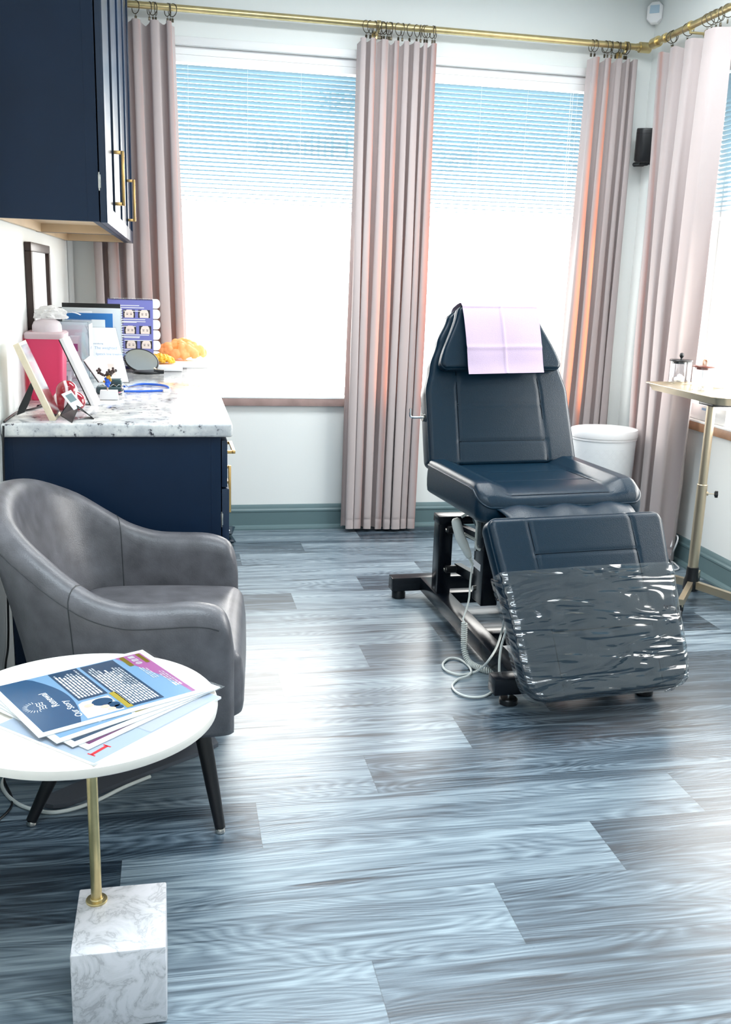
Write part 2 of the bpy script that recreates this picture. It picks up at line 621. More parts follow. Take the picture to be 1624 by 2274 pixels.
def sheet(bm, fn, nu, nv):
    g = [[bm.verts.new(fn(i / nu, j / nv)) for i in range(nu + 1)] for j in range(nv + 1)]
    for j in range(nv):
        for i in range(nu):
            bm.faces.new((g[j][i], g[j][i + 1], g[j + 1][i + 1], g[j + 1][i]))
    return g


def prism(bm, pts, d):
    """polygon pts extruded by vector d"""
    d = V(d)
    a = [bm.verts.new(V(p)) for p in pts]
    b = [bm.verts.new(V(p) + d) for p in pts]
    n = len(a)
    bm.faces.new(a[::-1])
    bm.faces.new(b)
    for i in range(n):
        bm.faces.new((a[i], a[(i + 1) % n], b[(i + 1) % n], b[i]))


def quad(bm, a, b, c, d):
    return bm.faces.new([bm.verts.new(V(p)) for p in (a, b, c, d)])


def ball(bm, c, r, sub=2, scale=(1, 1, 1)):
    return bmesh.ops.create_icosphere(bm, subdivisions=sub, radius=r, matrix=Matrix.Translation(V(c)) @ Matrix.Diagonal((scale[0], scale[1], scale[2], 1)))['verts']


def smooth_path(pts, n=8, closed=False):
    """Catmull-Rom through the points"""
    P = [V(p) for p in pts]
    out = []
    m = len(P)
    for i in range(m if closed else m - 1):
        p0 = P[(i - 1) % m] if (closed or i > 0) else P[0]
        p1, p2 = P[i], P[(i + 1) % m]
        p3 = P[(i + 2) % m] if (closed or i + 2 < m) else P[-1]
        for k in range(n):
            s = k / n
            out.append(0.5 * ((2 * p1) + (p2 - p0) * s + (2 * p0 - 5 * p1 + 4 * p2 - p3) * s * s + (3 * p1 - p0 - 3 * p2 + p3) * s ** 3))
    if not closed:
        out.append(P[-1])
    return out


def build(name, bm, m, parent=None, smooth=True, angle=0.6, label=None, origin=None):
    """one mesh object from world-space geometry"""
    bmesh.ops.recalc_face_normals(bm, faces=bm.faces)
    pw = WM[parent.name] if parent is not None else Matrix.Identity(4)
    if origin is None:
        lm = pw.copy()
        if parent is None:
            vs = [v.co for v in bm.verts]
            c = sum(vs, V()) / max(1, len(vs))
            lm = Matrix.Translation((c.x, c.y, min(v.z for v in vs)))
    else:
        lm = Matrix.Translation(V(origin))
    bm.transform(lm.inverted())
    me = bpy.data.meshes.new(name)
    bm.to_mesh(me)
    bm.free()
    if smooth:
        me.polygons.foreach_set('use_smooth', [True] * len(me.polygons))
        me.set_sharp_from_angle(angle=angle)
    for x in (m if isinstance(m, (list, tuple)) else [m]):
        me.materials.append(x)
    o = bpy.data.objects.new(name, me)
    COL.objects.link(o)
    if parent is not None:
        o.parent = parent
    o.matrix_local = pw.inverted() @ lm
    WM[o.name] = lm
    if label:
        o['label'] = label
    return o


def tag(o, label, cat, group=None, kind=None):
    o['label'] = label
    o['category'] = cat
    if group:
        o['group'] = group
    if kind:
        o['kind'] = kind
    return o


def thing(name, label, cat, loc, group=None):
    o = bpy.data.objects.new(name, None)
    COL.objects.link(o)
    o.location = V(loc)
    o.empty_display_size = 0.05
    WM[o.name] = Matrix.Translation(V(loc))
    return tag(o, label, cat, group)


def struct(o, label=None):
    o['kind'] = 'structure'
    if label:
        o['label'] = label
    return o


def struct_empty(name, loc):
    o = bpy.data.objects.new(name, None)
    COL.objects.link(o)
    o.location = V(loc)
    WM[o.name] = Matrix.Translation(V(loc))
    o['kind'] = 'structure'
    return o


def text_bm(s, size, mtx, extrude=0.0):
    """lettering as mesh geometry, mtx maps text space to the room"""
    c = bpy.data.curves.new('lettering', 'FONT')
    c.body = s
    c.size = size
    c.extrude = extrude
    c.resolution_u = 3
    o = bpy.data.objects.new('lettering', c)
    COL.objects.link(o)
    dg = bpy.context.evaluated_depsgraph_get()
    me = bpy.data.meshes.new_from_object(o.evaluated_get(dg))
    bm = bmesh.new()
    bm.from_mesh(me)
    bmesh.ops.transform(bm, matrix=mtx, verts=bm.verts)
    bpy.data.objects.remove(o)
    bpy.data.meshes.remove(me)
    bpy.data.curves.remove(c)
    return bm


def basis(o, ux, uy):
    ux, uy = V(ux).normalized(), V(uy).normalized()
    uz = ux.cross(uy)
    o = V(o)
    return Matrix(((ux.x, uy.x, uz.x, o.x), (ux.y, uy.y, uz.y, o.y), (ux.z, uy.z, uz.z, o.z), (0, 0, 0, 1)))


# ================================================================== the setting
XL, XR, YB, YF, ZC = -0.52, 2.62, 5.33, -1.6, 2.93
WT = 0.15
bm = BM(); box(bm, (XL - WT, YF - WT, -0.10), (XR + WT, YB + WT, 0.0))
struct(build('floor', bm, M['floor'], smooth=False), 'grey wood-look plank floor')
bm = BM(); box(bm, (XL - WT, YF - WT, ZC), (XR + WT, YB + WT, ZC + 0.1))
struct(build('ceiling', bm, M['ceiling'], smooth=False), 'pale ceiling just above the curtain rods')
bm = BM(); box(bm, (XL - WT, YF - WT, 0), (XL, YB + WT, ZC))
struct(build('wall_left', bm, M['wall'], smooth=False), 'pale wall behind the counter')
bm = BM(); box(bm, (XL, YF - WT, 0), (XR, YF, ZC))
struct(build('wall_front', bm, M['wall'], smooth=False), 'pale wall behind the viewer')
BX0, BX1, BZ0, BZ1 = -0.12, 2.40, 0.75, 2.517
bm = BM()
box(bm, (XL, YB, 0), (XR + WT, YB + WT, BZ0))
box(bm, (XL, YB, BZ1), (XR + WT, YB + WT, ZC))
box(bm, (XL, YB, BZ0), (BX0, YB + WT, BZ1))
box(bm, (BX1, YB, BZ0), (XR + WT, YB + WT, BZ1))
struct(build('wall_back', bm, M['wall'], smooth=False), 'pale wall around the two large windows')
RY0, RY1, RZ0, RZ1 = 2.55, 4.60, 0.755, 2.50
bm = BM()
box(bm, (XR, YF - WT, 0), (XR + WT, YB, RZ0))
box(bm, (XR, YF - WT, RZ1), (XR + WT, YB, ZC))
box(bm, (XR, YF - WT, RZ0), (XR + WT, RY0, RZ1))
box(bm, (XR, RY1, RZ0), (XR + WT, YB, RZ1))
struct(build('wall_right', bm, M['wall'], smooth=False), 'pale wall with the side window')

# baseboards: moulded profile (out, up)
BP = [(0, 0), (0.034, 0), (0.034, 0.008), (0.030, 0.018), (0.022, 0.024), (0.018, 0.026), (0.018, 0.098), (0.021, 0.104), (0.021, 0.112), (0.014, 0.120), (0.012, 0.130), (0.007, 0.139), (0, 0.142)]


def baseboard(name, p0, p1, out, label):
    bm = BM()
    p0, p1, out = V(p0), V(p1), V(out)
    loft(bm, [[p + out * a + V((0, 0, b)) for a, b in BP] for p in (p0, p1)])
    return struct(build(name, bm, M['base'], angle=0.35), label)


baseboard('baseboard_back', (XL, YB, 0), (XR, YB, 0), (0, -1, 0), 'grey-green moulded baseboard below the windows')
baseboard('baseboard_right', (XR, YF, 0), (XR, YB, 0), (-1, 0, 0), 'grey-green moulded baseboard by the tray stand')
baseboard('baseboard_left', (XL, YF, 0), (XL, 3.10, 0), (1, 0, 0), 'grey-green moulded baseboard behind the armchair')

# window trims
bm = BM(); box(bm, (BX0 - 0.05, YB - 0.022, BZ1), (BX1 + 0.05, YB, BZ1 + 0.04), 0.004)
struct(build('trim_1', bm, M['white']), 'white head trim above the back windows')
bm = BM(); box(bm, (0.0, YB - 0.028, 0.706), (BX1 + 0.06, YB, 0.75), 0.003)
struct(build('trim_2', bm, M['sillwood_back']), 'stained wood apron below the back windows')
bm = BM(); box(bm, (BX0, YB - 0.03, 0.748), (BX1, YB + WT, 0.758), 0.002)
struct(build('trim_3', bm, M['white']), 'white sill of the back windows')
bm = BM(); box(bm, (XR - 0.03, RY0 - 0.05, 0.712), (XR, RY1 - 0.03, 0.757), 0.003)
struct(build('trim_4', bm, M['sillwood']), 'stained wood apron below the side window')
bm = BM(); box(bm, (XR - 0.032, RY0, 0.755), (XR + WT, RY1, 0.765), 0.002)
struct(build('trim_5', bm, M['white']), 'white sill of the side window')
bm = BM(); box(bm, (XR - 0.022, RY0 - 0.05, RZ1), (XR, RY1 + 0.05, RZ1 + 0.04), 0.004)
struct(build('trim_6', bm, M['white']), 'white head trim above the side window')
# corner bead where the left wall meets the back wall
bm = BM(); box(bm, (XL, YB - 0.03, 0.95), (XL + 0.028, YB, ZC), 0.006)
struct(build('trim_7', bm, M['white']), 'white corner bead beside the counter')


def window(name, label, lo, hi, axis, depth, mull):
    """frame boxes and one pane; axis 'x' runs along the back wall, 'y' along the side wall"""
    w = struct_empty(name, (lo[0], lo[1], lo[2]) if axis == 'x' else (lo[0], lo[1], lo[2]))
    w['label'] = label
    a0, a1 = (lo[0], hi[0]) if axis == 'x' else (lo[1], hi[1])
    z0, z1 = lo[2], hi[2]
    d0, d1 = depth
    bm = BM()

    def bx(u0, u1, zz0, zz1):
        if axis == 'x':
            box(bm, (u0, d0, zz0), (u1, d1, zz1), 0.004)
        else:
            box(bm, (d0, u0, zz0), (d1, u1, zz1), 0.004)
    f = 0.04
    bx(a0, a1, z0, z0 + f); bx(a0, a1, z1 - f, z1); bx(a0, a0 + f, z0 + f, z1 - f); bx(a1 - f, a1, z0 + f, z1 - f)
    build('window_frame', bm, M['white'], w)
    bm = BM()
    dm = (d0 + d1) / 2
    if axis == 'x':
        quad(bm, (a0 + f, dm, z0 + f), (a1 - f, dm, z0 + f), (a1 - f, dm, z1 - f), (a0 + f, dm, z1 - f))
    else:
        quad(bm, (dm, a0 + f, z0 + f), (dm, a1 - f, z0 + f), (dm, a1 - f, z1 - f), (dm, a0 + f, z1 - f))
    build('pane', bm, M['glass'], w, smooth=False)
    return w


MX = 1.17
w1 = window('window_1', 'left back window with lettering', (BX0, YB, BZ0 + 0.01), (MX, YB, BZ1), 'x', (YB + 0.09, YB + 0.13), None)
w2 = window('window_2', 'right back window behind the treatment chair', (MX, YB, BZ0 + 0.01), (BX1, YB, BZ1), 'x', (YB + 0.09, YB + 0.13), None)
w3 = window('window_3', 'side window behind the tray stand', (XR, RY0, RZ0 + 0.01), (XR, RY1, RZ1), 'y', (XR + 0.09, XR + 0.13), None)
# lettering stuck on the glass, seen from its back
for win, s, size, px, py in ((w1, 'Hillione', 0.165, 778, 352), (w1, 'XSK', 0.15, 812, 252), (w2, 'Ess', 0.17, 1052, 374)):
    q = at(px, py, y=YB + 0.105)
    build('window_lettering', text_bm(s, size, basis(q, (-1, 0, 0), (0, 0, 1)), 0.001), M['vinyl_letter'], win, smooth=False)


# ------------------------------------------------------------------ blinds
def blind(label, p0, p1, out, ztop, zbot, wand_at, t0=0.92):
    """p0-p1: the ends of the headrail (room-side line), out: unit vector to the outside"""
    p0, p1, out = V(p0), V(p1), V(out)
    u = (p1 - p0).normalized()
    L = (p1 - p0).length
    b = thing('window_blind', label, 'blind', ((p0 + p1) / 2).to_tuple()[:2] + (zbot,), 'white slatted window blinds')

    def P(s, d, z):
        q = p0 + u * s + out * d
        return V((q.x, q.y, z))
    bm = BM()
    for z0, z1, d0, d1 in ((ztop - 0.036, ztop, 0.0, 0.045), (ztop - 0.072, ztop - 0.038, -0.004, 0.045)):
        prism(bm, [P(0, d0, z0), P(L, d0, z0), P(L, d0, z1), P(0, d0, z1)], out * (d1 - d0))
    build('headrail', bm, M['white'], b)
    bm = BM()
    z = ztop - 0.09
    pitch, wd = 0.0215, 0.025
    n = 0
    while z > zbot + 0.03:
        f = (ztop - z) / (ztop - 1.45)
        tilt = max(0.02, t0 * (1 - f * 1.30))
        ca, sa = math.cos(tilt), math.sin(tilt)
        dc = 0.022
        rows = []
        for k in (-1, -0.4, 0.4, 1):
            h = 0.0018 * (1 - k * k)
            dd, zz = k * wd / 2, h
            rows.append((dc + dd * ca - zz * sa, z - dd * sa + zz * ca))
        for (d0, z0), (d1, z1) in zip(rows[:-1], rows[1:]):
            quad(bm, P(0.004, d0, z0), P(L - 0.004, d0, z0), P(L - 0.004, d1, z1), P(0.004, d1, z1))
        z -= pitch
        n += 1
    bmesh.ops.remove_doubles(bm, verts=bm.verts, dist=1e-5)
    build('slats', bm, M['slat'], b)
    bm = BM(); prism(bm, [P(0, 0.008, zbot), P(L, 0.008, zbot), P(L, 0.008, zbot + 0.014), P(0, 0.008, zbot + 0.014)], out * 0.026)
    build('bottom_rail', bm, M['milky'], b)
    for s in (0.16, 0.40, 0.62, 0.86):
        bm = BM()
        for d in (0.0085, 0.0355):
            tube(bm, [P(L * s, d, ztop - 0.07), P(L * s, d, zbot + 0.01)], 0.0007, 5)
        build('ladder_cord', bm, M['white'], b)
    if wand_at is not None:
        for k in range(2):
            bm = BM()
            s = wand_at + 0.012 * k
            tube(bm, [P(s, 0.002, ztop - 0.072), P(s, 0.0, ztop - 0.70)], 0.0013, 6)
            tube(bm, [P(s, 0.0, ztop - 0.70), P(s, 0.0, ztop - 0.735)], [0.002, 0.005], 8)
            build('pull_cord', bm, M['white'], b)
    return b


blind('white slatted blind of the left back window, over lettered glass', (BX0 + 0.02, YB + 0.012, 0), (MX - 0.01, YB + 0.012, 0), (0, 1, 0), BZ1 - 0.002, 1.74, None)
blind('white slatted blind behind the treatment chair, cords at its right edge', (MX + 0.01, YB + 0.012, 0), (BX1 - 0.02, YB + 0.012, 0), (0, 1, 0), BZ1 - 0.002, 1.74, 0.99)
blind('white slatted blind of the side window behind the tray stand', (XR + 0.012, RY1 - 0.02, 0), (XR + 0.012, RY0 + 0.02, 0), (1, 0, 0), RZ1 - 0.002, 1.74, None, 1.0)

# ------------------------------------------------------------------ curtain rods
ROD_Z, ROD_R, RING_R = 2.665, 0.0165, 0.029


def rod(label, a, b, wall, fin_ends, brackets):
    a, b, wall = V(a), V(b), V(wall)
    d = (b - a).normalized()
    t = thing('curtain_rod', label, 'curtain rod', (a + b) / 2)
    bm = BM(); tube(bm, [a, b], ROD_R, 20)
    build('rod', bm, M['brass'], t)
    for e in fin_ends:
        p, q = (b, d) if e else (a, -d)
        bm = BM()
        tube(bm, [p - q * 0.075, p - q * 0.074, p - q * 0.052, p - q * 0.051], [0.017, 0.0225, 0.0225, 0.017], 20)
        build("rod_collar", bm, M["brass"], t)
        p, q = (b, d) if e else (a, -d)
        bm = BM()
        tube(bm, [p - q * 0.005, p + q * 0.012, p + q * 0.0125, p + q * 0.072, p + q * 0.076], [0.0185, 0.0185, 0.027, 0.027, 0.024], 24)
        build('finial', bm, M['brass'], t)
    for s in brackets:
        p = a + d * s
        bm = BM()
        tube(bm, [p - d * 0.009, p + d * 0.009], 0.0225, 20)
        low = p + V((0, 0, -0.03))
        tube(bm, [p + V((0, 0, -0.015)), low, low + wall * 0.03, low + wall * 0.085], 0.0065, 10)
        e0 = low + wall * 0.086
        ax, ay = frame_axes(wall)
        tube(bm, [e0 - wall * 0.004, e0 + wall * 0.003], 0.019, 20)
        build('bracket', bm, M['brass'], t)
    return t


ROD_Y = YB - 0.09
ROD_X = XR - 0.09
rod('long brass curtain rod above the two back windows', (-0.44, ROD_Y, ROD_Z), (2.485, ROD_Y, ROD_Z), (0, 1, 0), (1,), (0.06, 1.50, 2.86))
rod('brass curtain rod on the side wall above the tray stand', (ROD_X, 3.0, ROD_Z), (ROD_X, 5.075, ROD_Z), (1, 0, 0), (1,), (0.1, 1.76))

# curtain rings: one ring mesh and one clip mesh, shared by every ring
bm = BM()
tube(bm, [V((0, RING_R * math.sin(2 * PI * k / 28), RING_R * math.cos(2 * PI * k / 28))) for k in range(28)], 0.0019, 8, closed=True)
ring_src = build('curtain_ring', bm, M['ring'], origin=(0, 0, 0))
bm = BM()
tube(bm, [V((0, 0.004 * math.sin(2 * PI * k / 12), -RING_R - 0.005 + 0.004 * math.cos(2 * PI * k / 12))) for k in range(12)], 0.0008, 6, closed=True)
box(bm, (-0.005, -0.003, -RING_R - 0.026), (0.005, 0.003, -RING_R - 0.009), 0.001)
clip_src = build('clip', bm, M['ring'], origin=(0, 0, 0))
ring_used = []


def hang_ring(parent, p, yaw):
    if not ring_used:
        r, c = ring_src, clip_src
    else:
        r, c = ring_src.copy(), clip_src.copy()
        COL.objects.link(r); COL.objects.link(c)
    ring_used.append(1)
    r.parent = parent
    r.matrix_local = WM[parent.name].inverted() @ Matrix.Translation(p) @ Matrix.Rotation(yaw, 4, 'Z')
    c.parent = r
    c.matrix_local = Matrix.Identity(4)


def curtain(label, T0, T1, B0, B1, nrm, nf, amp, seed, rings, z0=0.014, z1=2.60, rodline=None):
    """T0-T1 top edge, B0-B1 bottom edge on plan, nrm points into the room"""
    rng = random.Random(seed)
    T0, T1, B0, B1, nrm = V(T0 + (0,)), V(T1 + (0,)), V(B0 + (0,)), V(B1 + (0,)), V(nrm)
    wds = [rng.uniform(0.6, 1.5) for _ in range(nf)]
    tot = sum(wds)
    edges = [0]
    for w_ in wds:
        edges.append(edges[-1] + w_ / tot)
    amps = [rng.uniform(0.65, 1.25) for _ in range(nf + 1)]
    ph = [rng.uniform(-1, 1) for _ in range(nf + 1)]
    alng = (T1 - T0).normalized()
    t = thing('curtain', label, 'curtain', tuple((B0 + B1) / 2)[:2] + (0.0,), 'mauve velvet curtains')

    def fold(u):
        for i in range(nf):
            if u <= edges[i + 1] + 1e-9:
                return i, (u - edges[i]) / (edges[i + 1] - edges[i])
        return nf - 1, 1.0

    def fn(u, vv):
        v = vv ** 0.9
        i, s = fold(u)
        a = amps[i] * (1 - s) + amps[i + 1] * s
        p_ = ph[i] * (1 - s) + ph[i + 1] * s
        phase = 2 * PI * (s + 0.07 * math.sin(2.2 * v + 3 * p_) * (0.3 + v))
        c = 1 - 2 * abs(math.sin(phase / 2)) ** 0.72       # broad rounded pleats, narrow valleys
        grow = 0.75 + 0.45 * min(1, v * 2)
        base = (T0.lerp(T1, u)).lerp(B0.lerp(B1, u), v)
        off = amp * a * grow * (-c)
        lat = amp * 0.42 * a * math.sin(2 * phase) * min(1, 0.4 + v)
        zt = z1 - 0.010 * (1 + c) * (0.6 + 0.5 * abs(p_)) - 0.006 * abs(p_)
        z = zt + (z0 + 0.006 * (1 + p_) - zt) * v
        d = zt - z
        off += -0.004 * math.exp(-((d - 0.115) / 0.006) ** 2)
        off += -0.003 * math.exp(-((z - z0 - 0.06) / 0.006) ** 2)
        off += 0.004 * math.sin(9 * v + 5 * p_)
        q = base + nrm * off + alng * lat
        return V((q.x, q.y, z))
    bm = BM()
    nu, nv = nf * 18, 1
    vs_ = sorted(set([k / 40 for k in range(41)] + [0.026, 0.030, 0.034, 0.038, 0.042, 0.046, 0.050, 0.054, 0.968, 0.972, 0.976, 0.980, 0.984]))
    g = [[bm.verts.new(fn(i / nu, v)) for i in range(nu + 1)] for v in vs_]
    for j in range(len(vs_) - 1):
        for i in range(nu):
            bm.faces.new((g[j][i], g[j][i + 1], g[j + 1][i + 1], g[j + 1][i]))
    fp = build('fabric_panel', bm, M['curtain'], t, angle=3)
    # the lining leaves a single layer of cloth in some of the pleat valleys
    at_ = fp.data.attributes.new('single_layer', 'FLOAT', 'POINT')
    thin = {i: rng.choice((0.0, 0.15, 0.5, 1.0)) for i in range(nf)}
    if nf > 4:
        thin[1] = 1.0
    vals = []
    for v in vs_:
        for i in range(nu + 1):
            k, sx = fold(i / nu)
            vals.append(thin[k] * max(0.0, 1 - abs(sx - 0.5 - 0.10) / 0.14))
    at_.data.foreach_set('value', vals)
    for s in rings:
        p = T0.lerp(T1, s)
        if rodline == 'x':
            pos = V((p.x, ROD_Y, ROD_Z - RING_R + ROD_R + 0.001))
            yaw = rng.uniform(-0.9, 0.9)
        else:
            pos = V((ROD_X, p.y, ROD_Z - RING_R + ROD_R + 0.001))
            yaw = PI / 2 + rng.uniform(-0.6, 0.6)
        hang_ring(t, pos, yaw)
    return t


CY = ROD_Y
curtain('mauve velvet curtain partly behind the navy wall cabinet', (-0.40, CY), (0.035, CY), (-0.37, CY), (0.098, CY), (0, -1, 0), 6, 0.036, 3,
        (0.18, 0.36, 0.58, 0.73, 0.77, 0.80, 0.93, 0.96, 0.985), rodline='x')
curtain('mauve velvet curtain hanging between the two back windows', (0.955, CY), (1.375, CY), (0.945, CY), (1.36, CY), (0, -1, 0), 8, 0.038, 11,
        (0.10, 0.15, 0.20, 0.25, 0.27, 0.29, 0.32, 0.36, 0.385, 0.41, 0.50, 0.55, 0.64, 0.73, 0.78, 0.83, 0.86, 0.93, 0.96), rodline='x')
curtain('mauve velvet curtain behind the white waste bin', (2.215, CY), (2.50, CY), (2.165, CY), (2.50, CY), (0, -1, 0), 5, 0.036, 23,
        (0.03, 0.10, 0.30, 0.36, 0.44, 0.52, 0.60, 0.70, 0.74), rodline='x')
curtain('mauve velvet curtain on the side wall behind the tray stand', (ROD_X, 5.06), (ROD_X, 4.40), (ROD_X, 4.90), (ROD_X, 4.43), (-1, 0, 0), 4, 0.052, 31,
        (0.18, 0.20, 0.42, 0.70, 0.76, 0.82, 0.88, 0.97), rodline='y', z1=2.595)

# ================================================================== cabinets
def shaker(bm, x0, x1, y0, y1, z0, z1, st=0.055):
    """door leaf facing +x with a recessed panel"""
    d = 0.007
    box(bm, (x0, y0, z0), (x1 - d, y1, z1))
    for a in ((y0, y0 + st, z0, z1), (y1 - st, y1, z0, z1), (y0 + st, y1 - st, z0, z0 + st), (y0 + st, y1 - st, z1 - st, z1)):
        box(bm, (x1 - d - 0.001, a[0], a[2]), (x1, a[1], a[3]), 0.0015)


def pull(parent, x, y0, y1, z0, z1, stand=0.034, w=0.011, name='handle'):
    """square bar pull standing off the front"""
    bm = BM()
    if abs(z1 - z0) > abs(y1 - y0):
        y = (y0 + y1) / 2
        box(bm, (x + stand - w, y - w / 2, z0), (x + stand, y + w / 2, z1), 0.0015)
        for z in (z0, z1 - w):
            box(bm, (x - 0.001, y - w / 2, z), (x + stand - w, y + w / 2, z + w), 0.001)
    else:
        z = (z0 + z1) / 2
        box(bm, (x + stand - w, y0, z - w / 2), (x + stand, y1, z + w / 2), 0.0015)
        for y in (y0, y1 - w):
            box(bm, (x - 0.001, y, z - w / 2), (x + stand - w, y + w, z + w / 2), 0.001)
    return build(name, bm, M['gold'], parent)


def hinges(parent, x, y, zs):
    for z in zs:
        bm = BM()
        box(bm, (x - 0.004, y - 0.002, z - 0.02), (x + 0.005, y + 0.004, z + 0.02), 0.002)
        tube(bm, [V((x, y - 0.001, z - 0.026)), V((x, y - 0.001, z + 0.026))], 0.0025, 8)
        build('hinge', bm, M['nickel'], parent)


def wall_unit(label, y0, y1, handles):
    t = thing('wall_cabinet', label, 'cabinet', (XL + 0.16, (y0 + y1) / 2, 1.545), 'navy wall cabinets')
    x0, x1, z0, z1 = XL + 0.002, -0.207, 1.545, 2.80
    bm = BM()
    box(bm, (x0, y0, z0), (x1, y0 + 0.018, z1), 0.001)
    box(bm, (x0, y1 - 0.018, z0), (x1, y1, z1), 0.001)
    box(bm, (x0, y0 + 0.018, z1 - 0.02), (x1, y1 - 0.018, z1))
    box(bm, (x0, y0 + 0.018, z0 + 0.03), (x0 + 0.008, y1 - 0.018, z1 - 0.02))
    box(bm, (x1 - 0.02, y0 + 0.018, z0), (x1, y1 - 0.018, z0 + 0.04))
    box(bm, (x1 - 0.033, y0 - 0.0012, z0), (x1, y0, z1), 0.0004)
    build('body', bm, M['navy'], t, smooth=False)
    bm = BM()
    box(bm, (x0 + 0.008, y0 + 0.018, z0 + 0.032), (x1 - 0.02, y1 - 0.018, z0 + 0.046))
    box(bm, (x0 + 0.0005, y1 - 0.034, z0 + 0.0005), (x1 - 0.02, y1 - 0.018, z0 + 0.032))
    box(bm, (x0 + 0.008, y0 + 0.018, z0 + 0.0005), (x0 + 0.02, y1 - 0.034, z0 + 0.032))
    build('bottom_panel', bm, M['maple'], t, smooth=False)
    ym = (y0 + y1) / 2
    for k, (a, b) in enumerate(((y0, ym - 0.0015), (ym + 0.0015, y1 - 0.002))):
        bm = BM()
        shaker(bm, x1 + 0.004, x1 + 0.024, a, b, z0 - 0.002, z1 - 0.003)
        d = build('door', bm, M['navy_front'], t, angle=0.4)
        if handles[k] is not None:
            hy = handles[k]
            pull(d, x1 + 0.024, hy - 0.006, hy + 0.006, 1.622, 1.80)
        if k == 0:
            hinges(d, x1 + 0.003, y0 + 0.001, (1.66, 2.33))
    return t


wall_unit('navy wall cabinet nearest the viewer, over the granite counter end', 3.10, 4.14, (3.555, None))
wall_unit('navy wall cabinet beside the curtained window corner', 4.145, 5.17, (4.60, None))


def base_unit(label, y0, y1, fronts, end_panel):
    t = thing('base_cabinet', label, 'cabinet', (XL + 0.33, (y0 + y1) / 2, 0), 'navy base cabinets')
    x0, x1 = XL + 0.036, 0.15
    bm = BM()
    box(bm, (x0, y0, 0.10), (x1, y1, 0.893), 0.001)
    box(bm, (x0, y0, 0.0), (x1 - 0.06, y1, 0.10))
    if end_panel:
        box(bm, (XL + 0.002, y0 - 0.001, 0.0), (x1 - 0.03, y0 + 0.018, 0.893), 0.001)
        box(bm, (x1 - 0.032, y0 - 0.002, 0.0), (x1, y0 + 0.018, 0.893), 0.001)
        box(bm, (XL + 0.002, y0 - 0.002, 0.0), (XL + 0.03, y0 + 0.018, 0.893), 0.001)
    build('body', bm, M['navy'], t, smooth=False)
    for kind, z0, z1, hz in fronts:
        bm = BM()
        xo = 0.171 if kind == 'drawer' and end_panel else 0.176
        box(bm, (x1 + 0.003, y0 - 0.001, z0), (xo, y1 - 0.003, z1), 0.0015)
        f = build(kind, bm, M['navy_front'], t, angle=0.4)
        if kind == 'drawer':
            pull(f, xo, y0 + 0.16, y1 - 0.16, hz, hz, 0.036)
        else:
            pull(f, xo, y1 - 0.06, y1 - 0.048, hz, hz + 0.18)
            hinges(f, x1 + 0.002, y0, (0.62, 0.2))
    return t


base_unit('navy base cabinet behind the grey armchair, under the granite counter end', 3.10, 3.62, (('drawer', 0.728, 0.882, 0.815), ('door', 0.085, 0.722, 0.53)), True)
base_unit('middle navy base cabinet with three pull bars, under the granite counter', 3.623, 4.45, (('drawer', 0.728, 0.885, 0.81), ('drawer', 0.42, 0.722, 0.60), ('drawer', 0.105, 0.414, 0.30)), False)
base_unit('far navy base cabinet under the counter by the window wall', 4.453, 5.12, (('drawer', 0.728, 0.885, 0.81), ('door', 0.105, 0.722, 0.53)), False)
bm = BM(); box(bm, (XL + 0.001, 3.075, 0.896), (0.187, 5.135, 0.94), 0.009, seg=3)
tag(build('countertop', bm, M['granite']), 'speckled white granite countertop on navy cabinets', 'countertop')
CT = 0.94

# ================================================================== grey armchair
AO, AF, AS = V((0.131, 2.587, 0)), V((0.9966, -0.082, 0)), V((0.082, 0.9966, 0))


def A(f, s, z):
    return AO + AF * f + AS * s + V((0, 0, z))


